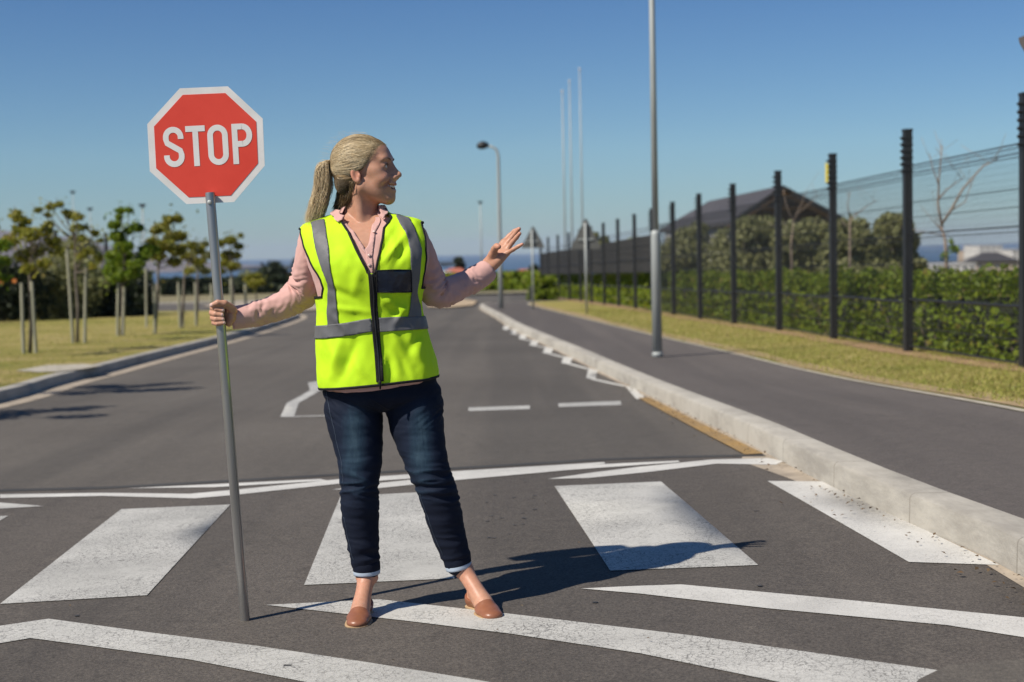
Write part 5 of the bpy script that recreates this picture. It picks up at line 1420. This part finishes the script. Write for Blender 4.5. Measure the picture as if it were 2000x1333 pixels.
def skull(U):
    """distance from C_ to the head's outline along unit directions U"""
    best = np.zeros(len(U))
    for c, rr in EL_:
        c = np.array(c)-C_; rr = np.array(rr); a = ((U/rr)**2).sum(1); b_ = -2*((U*c)/rr**2).sum(1); cc = ((c/rr)**2).sum()-1
        D = b_*b_-4*a*cc; t = np.where(D > 0, (-b_+np.sqrt(np.maximum(D, 0)))/(2*a), 0); best = np.maximum(best, t)
    return best
front = [(.066, .0, .104), (.065, .016, .103), (.063, .030, .099), (.060, .043, .090), (.053, .054, .076), (.046, .062, .058), (.036, .067, .040), (.020, .070, .024), (-.008, .071, .012), (-.022, .070, -.010), (-.034, .062, -.038), (-.042, .050, -.060), (-.052, .03, -.074), (-.062, .0, -.080)]
fr = {s: np.array([(x, s*y, z) for x, y, z in front]) for s in (-1, 1)}
SLT = {0: ([], []), 1: ([], []), 2: ([], [])}
for q in range(9000):
    s = -1 if q % 4 else 1
    tpar = RNG.uniform(0, 13) if q % 5 else RNG.uniform(6.2, 9.6); p0 = np.array([np.interp(tpar, np.arange(14), fr[s][:, i]) for i in range(3)])
    st = RNG.uniform(.0, .78) if q % 2 else RNG.uniform(0, .12)
    u0 = p0-C_; u0 /= np.linalg.norm(u0); uT = TIE-C_; lT = np.linalg.norm(uT); uT = uT/lT
    om = math.acos(np.clip(u0@uT, -1, 1)); ts = np.linspace(st-.075, 1, 17); ph = RNG.uniform(0, 6.28)
    sw = np.cross(u0, uT); sw /= np.linalg.norm(sw)+1e-9
    U = (np.sin((1-ts)*om)[:, None]*u0+np.sin(ts*om)[:, None]*uT)/math.sin(om)+sw*(RNG.normal(0, .035)*np.sin(math.pi*ts)+.02*np.sin(ph+ts*6))[:, None]
    U[:, 2] -= (.16 if 2.5 < tpar < 8 else .05)*np.sin(math.pi*ts)*(s*p0[1] > .03)
    U /= np.linalg.norm(U, axis=1)[:, None]
    R_ = skull(U)+.0075+RNG.uniform(0, .0030)*np.sin(math.pi*np.clip(ts, 0, 1))+.002*np.sin(ph*2+ts*4)-.004*(ts < .03)
    P_ = C_+U*R_[:, None]; w_ = np.clip((ts-.80)/.2, 0, 1)[:, None]; P_ = P_*(1-w_*w_)+TIE*w_*w_
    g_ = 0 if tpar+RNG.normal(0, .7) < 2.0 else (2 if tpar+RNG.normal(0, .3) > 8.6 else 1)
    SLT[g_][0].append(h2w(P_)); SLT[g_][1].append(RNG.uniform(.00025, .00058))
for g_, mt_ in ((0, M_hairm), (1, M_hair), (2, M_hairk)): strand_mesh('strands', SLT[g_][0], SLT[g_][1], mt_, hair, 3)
TW = h2w(TIE); SL = []; RL = []
for q in range(2600):
    a = RNG.normal(size=3); w = RNG.uniform(0, 1); side = RNG.normal(0, 1); dy = RNG.normal(0, .020)
    e = RNG.uniform(-1, 1)
    e = np.clip(e, -1, 1); wv_ = math.sin(e*5+q*.02)*1.5
    p1 = W(641+RNG.normal(0, 2.5), 314+abs(RNG.normal(0, 3.5)), 4.93)+np.array([0, dy*.5, 0])
    p2 = W(632+e*13, 334+RNG.normal(0, 5)-e*2, 4.935)+np.array([0, dy, 0])
    p3 = W(631+e*14+wv_+RNG.normal(0, 1.5), 366+RNG.normal(0, 5), 4.94)+np.array([0, dy*1.2, 0])
    p4 = W(622+e*14-wv_+RNG.normal(0, 1.5), 400+RNG.normal(0, 6), 4.93)+np.array([0, dy*1.1, 0])
    p5 = W(612+e*13+wv_+RNG.normal(0, 3), 431+RNG.normal(0, 8), 4.92)+np.array([0, dy, 0])
    c = cat([TW+a*.004, p1, p2, p3, p4, p5], 24); ph = RNG.uniform(0, 6.28)
    c = c+np.array([1, .6, .2])*(np.linspace(0, 1, 24)*.0035*np.sin(np.linspace(0, 9, 24)+ph))[:, None]
    SL.append(c); RL.append(RNG.uniform(.00028, .00065))
strand_mesh('ponytail', SL, RL, M_hairp, hair)
# loose hair at the nape, falling behind the neck
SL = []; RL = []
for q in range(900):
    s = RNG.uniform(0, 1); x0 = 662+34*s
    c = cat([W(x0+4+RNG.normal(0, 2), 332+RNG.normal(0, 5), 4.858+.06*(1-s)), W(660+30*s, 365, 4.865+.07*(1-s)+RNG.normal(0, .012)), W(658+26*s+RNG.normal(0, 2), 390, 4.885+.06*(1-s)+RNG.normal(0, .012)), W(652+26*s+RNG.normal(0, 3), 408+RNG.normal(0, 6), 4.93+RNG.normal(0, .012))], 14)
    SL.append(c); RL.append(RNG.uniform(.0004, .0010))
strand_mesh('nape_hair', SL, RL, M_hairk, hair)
SL = []; RL = []
for q in range(60):
    p = RNG.uniform(0, 1); b = np.array([RNG.uniform(-.06, .075), RNG.uniform(-.075, 0), 0]); uu_ = RNG.normal(size=3); uu_[2] = abs(uu_[2]); uu_[1] = -abs(uu_[1])*.5; uu_ /= np.linalg.norm(uu_)
    p0 = C_+uu_*RA; e = p0+uu_*RNG.uniform(.006, .014)+np.array([-.03, 0, RNG.uniform(-.01, .01)]); SL.append(h2w(cat([p0, (p0+e)/2+uu_*.005, e], 8))); RL.append(.0002)
strand_mesh('flyaway', SL, RL, M_hair, hair, 3)
bm = MB(); ring = []
dT = W(640, 316, 4.93)-TW; dT /= np.linalg.norm(dT); a = np.cross(dT, [0, 0, 1.0]); a /= np.linalg.norm(a); b = np.cross(dT, a)
pts = [TW+dT*.004+(a*math.cos(t)+b*math.sin(t))*.0115+dT*.0025*math.sin(4*t) for t in np.linspace(0, 2*math.pi*2, 60)]
bm.tube(pts, .0035, 8).build('hair_tie', M_tie, hair, True)

# ---- shirt
V_L = [(666, 418), (676, 436), (690, 454), (703, 473), (713, 488)]; V_R = [(719, 476), (723, 455), (727, 435), (738, 414)]
vl = pxut(V_L); vr = pxut(V_R)
top = NR-1
outer = [(-math.pi, 0), (math.pi, 0), (math.pi, top), (vr[-1][0]+.25, top)]+[tuple(p) for p in vr[::-1]]+[tuple(p) for p in vl[::-1]]+[(vl[0][0]-.25, top), (-math.pi, top)]
shirt = panel('shirt', outer, [], -.007, M_shirt, person, .010)
plk = pxut([(713, 486), (723, 470), (726, 440), (733, 422), (741, 422), (733, 450), (730, 475), (727, 500), (728, 540), (717, 540), (716, 510)])
panel('placket', plk, [], -.0035, M_shirt, shirt, .004, .003)
plk2 = pxut([(672, 424), (690, 449), (703, 470), (713, 486), (716, 500), (708, 490), (698, 476), (684, 458), (668, 432)])
panel('placket', plk2, [], -.0035, M_shirt, shirt, .004, .003)
M_button = simple('button', (.62, .45, .40), .35)
for bx, by in ((722, 518), (721, 499), (730, 452)):
    uv = pxut([(bx, by)])[0]; n = torso_n(uv[0], uv[1]); c = torso(uv[0], uv[1])-n*.001
    MB().tube([c-n*.001, c+n*.0012, c+n*.002], [.0052, .0052, .0042], 12).build('button', M_button, shirt, True)
def collar():
    """stand and falling leaves of an open shirt collar"""
    V = []; F = []; n = 40
    cx, cy = P0(708, 420)[0], Y0+.040
    for i in range(n+1):
        s = i/n; th = rad(-128)+s*rad(256+0)      # from her right front, behind the neck, to her left front
        # angle measured from the back of the neck
        dirn = np.array([math.sin(th), math.cos(th), 0])
        e = abs(s-.5)*2
        zb = P0(708, 421)[2]-.012*e**2; zt = P0(708, 401)[2]-.004*e**3
        r_in = np.array([.068, .062]); 
        fr_ = np.array([cx, cy, 0])+dirn*np.array([r_in[0], r_in[1], 0])
        tilt = .012
        fall = .034+.030*e**3; out = .016+.012*e**2
        pts = [fr_+np.array([0, 0, zb-.015]), fr_*1+dirn*.003+np.array([0, 0, zt]), fr_+dirn*.006+np.array([0, 0, zt+.002]), fr_+dirn*.011+np.array([0, 0, zt-.006]), fr_+dirn*out+np.array([0, 0, zt-fall*.6]), fr_+dirn*(out+.004)+np.array([0, 0, zt-fall])]
        for k, p in enumerate(pts):
            if k >= 2 and e > .8: p = p+np.array([0, -.012*(e-.8)/.2*(k-2)/3, 0])
            V.append(p)
    m = 6
    for i in range(n):
        for j in range(m-1): F.append((i*m+j, (i+1)*m+j, (i+1)*m+j+1, i*m+j+1))
    V = np.array(V); V = V+.0012*nz3(V, 40)[:, None]
    o = obj('collar', V, F, M_shirt, shirt, True)
    md = o.modifiers.new('thickness', 'SOLIDIFY'); md.thickness = .002
    return o
collar()
def sleeve(name, px, rr, wr_amp, parent, seed, elbow, cuffpx):
    C = np.array([W(*p) for p in px]); n = 110
    c = cat(C, n*4); rad_ = cat(np.array(rr)*S0, n*4)
    dl = np.r_[0, np.cumsum(np.linalg.norm(np.diff(c, axis=0), axis=1))]; t = np.linspace(0, dl[-1], n)
    c = np.stack([np.interp(t, dl, c[:, i]) for i in range(3)], 1); r = np.interp(t, dl, rad_)
    ker = np.ones(9)/9; cp = np.stack([np.convolve(np.pad(c[:, i], 4, 'edge'), ker, 'valid') for i in range(3)], 1); cp[0], cp[-1] = c[0], c[-1]; c = cp
    T = np.gradient(c, axis=0); T /= np.linalg.norm(T, axis=1)[:, None]; a = np.cross(T[0], [0, 1.0, 0]); a /= np.linalg.norm(a)
    m = 56; V = []; L = dl[-1]; el = elbow*L
    for i in range(n):
        a = a-T[i]*(a@T[i]); a /= np.linalg.norm(a); b = np.cross(T[i], a)
        for j in range(m):
            th = 2*math.pi*j/m; nn = a*math.cos(th)+b*math.sin(th); s = t[i]
            ge = math.exp(-((s-el)/.075)**2); gc = math.exp(-((L-s-.075)/.035)**2); cf = 1.0 if L-s > .055 else .25
            ph = mnoise.noise(Vector((math.cos(th)*1.1+seed, math.sin(th)*1.1, s*9)))
            w1 = mnoise.noise(Vector((math.cos(th)*.9, math.sin(th)*.9+seed, s*42+ph*1.6)))
            w2 = mnoise.noise(Vector((math.cos(th)*2.2, math.sin(th)*2.2+seed, s*20)))
            w3 = mnoise.noise(Vector((math.cos(th)*4, math.sin(th)*4+seed, s*60)))
            rdg = 1-abs(w1)*2.2
            d = wr_amp*cf*(rdg*(.15+1.0*ge+.6*gc)+.5*w2+.25*w3)
            if L-s < .055: d += .0022*(1 if L-s > .004 else .3)
            V.append(c[i]+nn*(r[i]+d))
    F = [(i*m+j, i*m+(j+1) % m, (i+1)*m+(j+1) % m, (i+1)*m+j) for i in range(n-1) for j in range(m)]
    # turned-in cuff edge
    n0 = len(V)
    for k, (sc, bk) in enumerate(((.93, .002), (.88, .03))):
        for j in range(m): p = V[(n-1)*m+j]; V.append(c[-1]+(p-c[-1])*sc-T[-1]*bk)
    for j in range(m):
        j2 = (j+1) % m; F.append(((n-1)*m+j, (n-1)*m+j2, n0+j2, n0+j)); F.append((n0+j, n0+j2, n0+m+j2, n0+m+j))
    o = obj(name, V, F, M_shirt, parent, True); return o
sleeve('sleeve', [(622, 448, 4.93), (612, 480, 4.935), (605, 515, 4.95), (599, 545, 4.975), (588, 572, 4.99), (556, 595, 4.975), (522, 607, 4.955), (490, 616, 4.925), (466, 620, 4.91), (453, 621, 4.905)],
       [32, 32, 30, 30, 30, 27.5, 25, 22, 21.5, 21.5],   .0075, shirt, 3, .45, None)
sleeve('sleeve', [(800, 462, 4.93), (814, 484, 4.925), (827, 510, 4.945), (838, 545, 4.965), (854, 571, 4.98), (884, 565, 5.01), (912, 553, 5.045), (935, 541, 5.07), (950, 530, 5.085), (955.5, 525.5, 5.09)],
       [30, 29, 28, 29, 29, 27, 25, 24, 22, 20.5], .0075, shirt, 11, .47, None)

# ---- trousers
f = Field((-.72, 4.66, -.03), (-.08, 5.12, 1.0), .0042)
f.ell(P0(741, 742), (.194, .128, .070), .03); f.ell(P0(746, 766, .005), (.205, .131, .068), .02)
f.ell(P0(700, 768, .055), (.09, .095, .075), .03); f.ell(P0(798, 762, .055), (.09, .095, .075), .03)
RLg = [((690, 800, 0), 57), ((694, 830, -.008), 54), ((700, 868, -.018), 48), ((703, 900, -.028), 42.5), ((703, 925, -.034), 38.5), ((701.5, 955, -.03), 36), ((702.5, 985, -.02), 36.5), ((704, 1015, -.01), 36), ((709, 1060, -.008), 31.5), ((713, 1090, -.006), 27.5), ((715.5, 1112, -.005), 25.5)]
LLg = [((809, 795, 0), 58), ((814, 830, -.010), 53), ((822, 862, -.022), 48), ((831, 895, -.034), 43), ((838, 918, -.040), 40), ((850, 948, -.036), 36.5), ((860, 978, -.025), 37), ((867, 1008, -.015), 36.5), ((879, 1052, -.005), 31.5), ((888, 1078, .0), 28), ((894.5, 1100, .002), 25.5)]
for LG in (RLg, LLg):
    f.chain([P0(*p) for p, _ in LG], [r*S0*.985 for _, r in LG], .007)
TV, TF = f.mesh(); TN = vnormals(TV, TF); px_, py_ = project(TV)
cxl = np.where(px_ < 760+np.clip(py_-805, 0, 400)*.22, 0, 1)
kn_ = np.exp(-((py_-np.where(cxl == 0, 955, 950))/42)**2); an_ = np.exp(-((py_-np.where(cxl == 0, 1085, 1075))/35)**2); cr_ = np.exp(-((py_-800)/35)**2)
wv_ = nz3(TV, (9, 9, 42)); rd_ = 1-np.abs(wv_)*2.4; tilt_ = nz3(TV+3, (14, 14, 60))
cw_ = 1-np.abs(nz3(np.c_[TV[:, 0]*1.0, TV[:, 1], TV[:, 2]-.7*np.abs(TV[:, 0]+.43)], (12, 12, 46)))*2.4
TD = rd_*(.0050*kn_+.0030*an_+.0008)+cw_*.0032*cr_+.0022*tilt_*(kn_+.6*an_+.15)+.002*nz3(TV, (7, 7, 5))
TV = TV+TN*TD[:, None]
trs = obj('trousers', TV, TF, M_denim, person, True)
fx = np.where(cxl == 0, 692, 822)
fade = np.exp(-((px_-fx)/26)**2)*np.clip((py_-770)/50, 0, 1)*np.clip((985-py_)/90, 0, 1)*(TV[:, 1] < Y0)
at = trs.data.attributes.new('fade', 'FLOAT', 'POINT'); at.data.foreach_set('value', np.clip(fade*.9+.25*kn_*(rd_ > .5)+.05, 0, 1).astype(np.float32))
for (a, b, r1, nm) in (((715.5, 1098, -.005), (717, 1121, -.004), 25.5, 0), ((891, 1086, .001), (897, 1110, .002), 25.5, 1)):
    A, B = P0(*a), P0(*b); d = (B-A)/np.linalg.norm(B-A); r = r1*S0
    def rings(ts, rs): return [A+(B-A)*t for t in ts], rs
    def wtube(ts, rs, name, mat, par):
        mb = MB().tube([A+(B-A)*t for t in ts], rs, 40, False); v = np.array(mb.V); v = v+.0022*nz3(v, (20, 20, 12))[:, None]*np.array([1, 1, .3]); return obj(name, v, mb.F, mat, par, True)
    c_ = wtube([-.1, .0, .08, .6, .66, .66], [r*.98, r*1.05, r*1.07, r*1.07, r*1.05, r*.95], 'turn_up', M_denim, trs)
    at = c_.data.attributes.new('fade', 'FLOAT', 'POINT')
    wtube([.5, .62, .9, 1.0, 1.02, .7], [r*1.0, r*1.045, r*1.045, r*1.03, r*.97, r*.92], 'turn_up_lining', M_lining, c_)
# side seams and fly
def seam(pp, dy):
    P = np.array([P0(x, y, 0) for x, y in pp]); out = []
    pj = np.c_[px_, py_]; fr_ = TV[:, 1] < Y0+.02
    for x, y in dense(pp, 4, False):
        dd = (px_-x)**2+(py_-y)**2+np.where(fr_, 0, 1e6); i = np.argmin(dd+TV[:, 1]*20); out.append(TV[i]+TN[i]*.0006)
    out = np.array(out)
    if len(out) > 5: out[1:-1] = (out[:-2]+2*out[1:-1]+out[2:])/4
    return out
mb = MB()
for pp in ([(638, 762), (644, 800), (655, 850), (668, 905), (671, 950)], [(822, 965), (832, 1000), (850, 1050), (866, 1085)], [(672, 1010), (682, 1060), (692, 1095)]):
    mb = MB().tube(seam(pp, 0), .0009, 5); mb.build('seam', M_thread, trs, True)

# ---- shoes
for i, (v, q, h, Rm) in enumerate(SHOES):
    s = obj('shoe', v, q, M_shoe, person, True); s['label'] = 'tan flat shoe'
    l = (v-h)@Rm; P = l[(l[:, 2] < .011)]; ang_ = np.linspace(0, 2*math.pi, 72, endpoint=False); ring = []
    c = np.array([.11, 0])
    for a in ang_:
        d = np.array([math.cos(a), math.sin(a)]); k = (P[:, :2]-c); pr = k@d; off = np.abs(k@np.array([-d[1], d[0]])); sel_ = off < .012
        ring.append(c+d*((pr[sel_].max() if sel_.any() else .03)-.0025))
    ring = np.array(ring); ring = (np.roll(ring, 1, 0)+2*ring+np.roll(ring, -1, 0))/4
    V = []; 
    for z, sc in ((.0005, .97), (.002, 1.0), (.0075, 1.012), (.009, 1.0)):
        V += [h+Rm@np.array([c[0]+(p[0]-c[0])*sc, c[1]+(p[1]-c[1])*sc, z]) for p in ring]
    n = len(ring); F = [(k*n+j, k*n+(j+1) % n, (k+1)*n+(j+1) % n, (k+1)*n+j) for k in range(3) for j in range(n)]+[tuple(range(n-1, -1, -1)), tuple(3*n+j for j in range(n))]
    obj('sole', V, F, M_sole, s, True)
    # piped edge round the opening
    
# ---- hi-vis vest
VZ_L = [(661, 418), (666, 429), (680, 455), (696, 488), (711, 518), (719, 534)]; VZ_R = [(733, 534), (738, 510), (745, 478), (750, 448), (751, 418)]
al = pxut([(588, 449), (592, 470), (600, 495), (613, 522), (627, 545), (633, 563), (631, 580)])
ar = pxut([(821, 437), (826, 460), (830, 490), (829.5, 515), (825, 540), (821, 562)])
def hole(fr_, sgn):
    fr_ = [tuple(p) for p in fr_]; u0 = sgn*math.pi/2
    back = [(2*u0-p[0], p[1]) for p in fr_]
    tb = fr_[-1][1]-.04; tp = fr_[0][1]+.10
    return [(u0, tp)]+fr_+[(u0, tb)]+back[::-1]
hl, hr = hole(al, -1), hole(ar, 1)
zl, zr = pxut(VZ_L), pxut(VZ_R); T1 = 1.0; TB = NR-1.35
vo = [(-math.pi, T1), (math.pi, T1), (math.pi, TB), (2.1, TB+.2), (zr[-1][0]+.25, NR-1.02)]+[tuple(p) for p in zr[::-1]]+[tuple(p) for p in zl[::-1]]+[(zl[0][0]-.25, NR-1.02), (-2.1, TB+.2), (-math.pi, TB)]
vest = panel('vest', vo, [hl, hr], .004, M_vest, person, .008)
BO = .0055
ribbon('binding', [p for p in hl], BO, .0040, M_bind, vest, .5, True)
ribbon('binding', [p for p in hr], BO, .0040, M_bind, vest, .5, True)
ribbon('binding', [(-math.pi, T1), (math.pi, T1)], BO, .0045, M_bind, vest, .5)
ribbon('binding', [(-math.pi, TB), (-2.1, TB+.2), (zl[0][0]-.25, NR-1.02)]+[tuple(p) for p in zl], BO, .0040, M_bind, vest, .5)
ribbon('binding', [(math.pi, TB), (2.1, TB+.2), (zr[-1][0]+.25, NR-1.02)]+[tuple(p) for p in zr[::-1]], BO, .0040, M_bind, vest, .5)
zp = pxut([(718, 530), (726, 536), (734, 530), (737, 570), (741, 630), (747, 700), (749.5, 745), (735.5, 747), (731, 690), (726, 620), (721.5, 565)])
panel('zip', zp, [], .0085, M_zip, vest, .005, .003)
zc = pxut([(727, 538), (730, 580), (734, 640), (739, 700), (742, 744)])
ribbon('zip_teeth', zc, .0095, .0022, simple('zip_teeth', (.05, .05, .055), .3, .6, .3, 300), vest, .9)
zs = pxut([(743, 747)])[0]; zc_ = torso(zs[0], zs[1], .012)
MB().tube([zc_+np.array([0, -.004, .008]), zc_+np.array([0, -.005, 0]), zc_+np.array([0, -.004, -.022])], [.004, .0045, .0025], 8).build('zip_pull', M_zip, vest, True)
def band(pp, extra=None, off=.0078):
    q = [tuple(p) for p in pxut(pp)]
    if extra: q = extra(q)
    panel('reflective_band', q, [], off, M_refl, vest, .006, .0015)
hl_t = [(725.5, 622), (680, 630), (640, 635), (619, 637)]; hl_b = [(621, 662), (645, 661), (690, 655), (728, 648)]
def wrapL(q): return q[:4]+[(-math.pi, q[3][1]), (-math.pi, q[4][1])]+q[4:]
def wrapR(q): return q[:4]+[(math.pi, q[3][1]), (math.pi, q[4][1])]+q[4:]
band(hl_t+hl_b, wrapL, .0082)
band([(738, 621), (775, 619), (805, 619), (829, 618)]+[(832.5, 643), (805, 645), (770, 647), (741.5, 649)], wrapR, .0082)
def DP(p): return [tuple(q) for q in dense(p, 5, False)]
LV = DP([(609, 437), (613, 460), (617.5, 485), (624, 508), (631.5, 528), (638, 542), (641.5, 554), (643, 594), (643, 636)]); LV2 = DP([(665, 634), (660, 594), (653.5, 556), (647, 528), (643, 485), (638, 455), (635, 432)])
band(LV+LV2)
RV = DP([(771, 423), (779, 438), (788, 457), (795, 472), (799, 488), (801.5, 528), (802, 571), (799, 597), (795, 620)]); RV2 = DP([(820, 619), (818.5, 597), (812, 571), (817.5, 528), (821, 488), (811, 457), (804, 440), (798, 430)])
band(RV+RV2)
for L1, L2, s in ((LV, LV2, -1), (RV, RV2, 1)):
    q = pxut(L1+L2); q = [(s*math.pi-p[0], p[1]) for p in q]; panel('reflective_band', q, [], .0078, M_refl, vest, .008, .0015)
panel('pocket', pxut([(735, 529), (768, 527.5), (800, 527), (801, 569), (768, 569.5), (736.5, 570)]), [], .0105, M_pocket, vest, .006, .003)
ribbon('pocket_edge', pxut([(735, 529), (768, 527.5), (800, 527), (801, 569), (768, 569.5), (736.5, 570)]), .011, .0016, M_bind, vest, .8, True)

# collar leaves that lie over the neck of the vest
panel('collar_leaf', pxut([(657, 413), (668, 417), (674, 427), (670, 436), (661, 440), (654, 428)]), [], .013, M_shirt, shirt, .005, .003)
panel('collar_leaf', pxut([(739, 412), (747, 413.5), (752, 417), (752, 426), (748, 434), (741, 426)]), [], .013, M_shirt, shirt, .005, .003)

# ================================================================== HAZE
hm = bpy.data.materials.new('haze_air'); hm.use_nodes = True; hn = hm.node_tree
for n in list(hn.nodes): hn.nodes.remove(n)
pv = hn.nodes.new('ShaderNodeVolumePrincipled'); ho = hn.nodes.new('ShaderNodeOutputMaterial'); hn.links.new(pv.outputs[0], ho.inputs['Volume'])
pv.inputs['Color'].default_value = (.72, .83, 1.0, 1); pv.inputs['Density'].default_value = 6e-5; pv.inputs['Anisotropy'].default_value = 0.0
hb = MB().box((0, 9400, 45), (33000, 19600, 190)).build('haze', hm); tag(hb, kind='stuff')
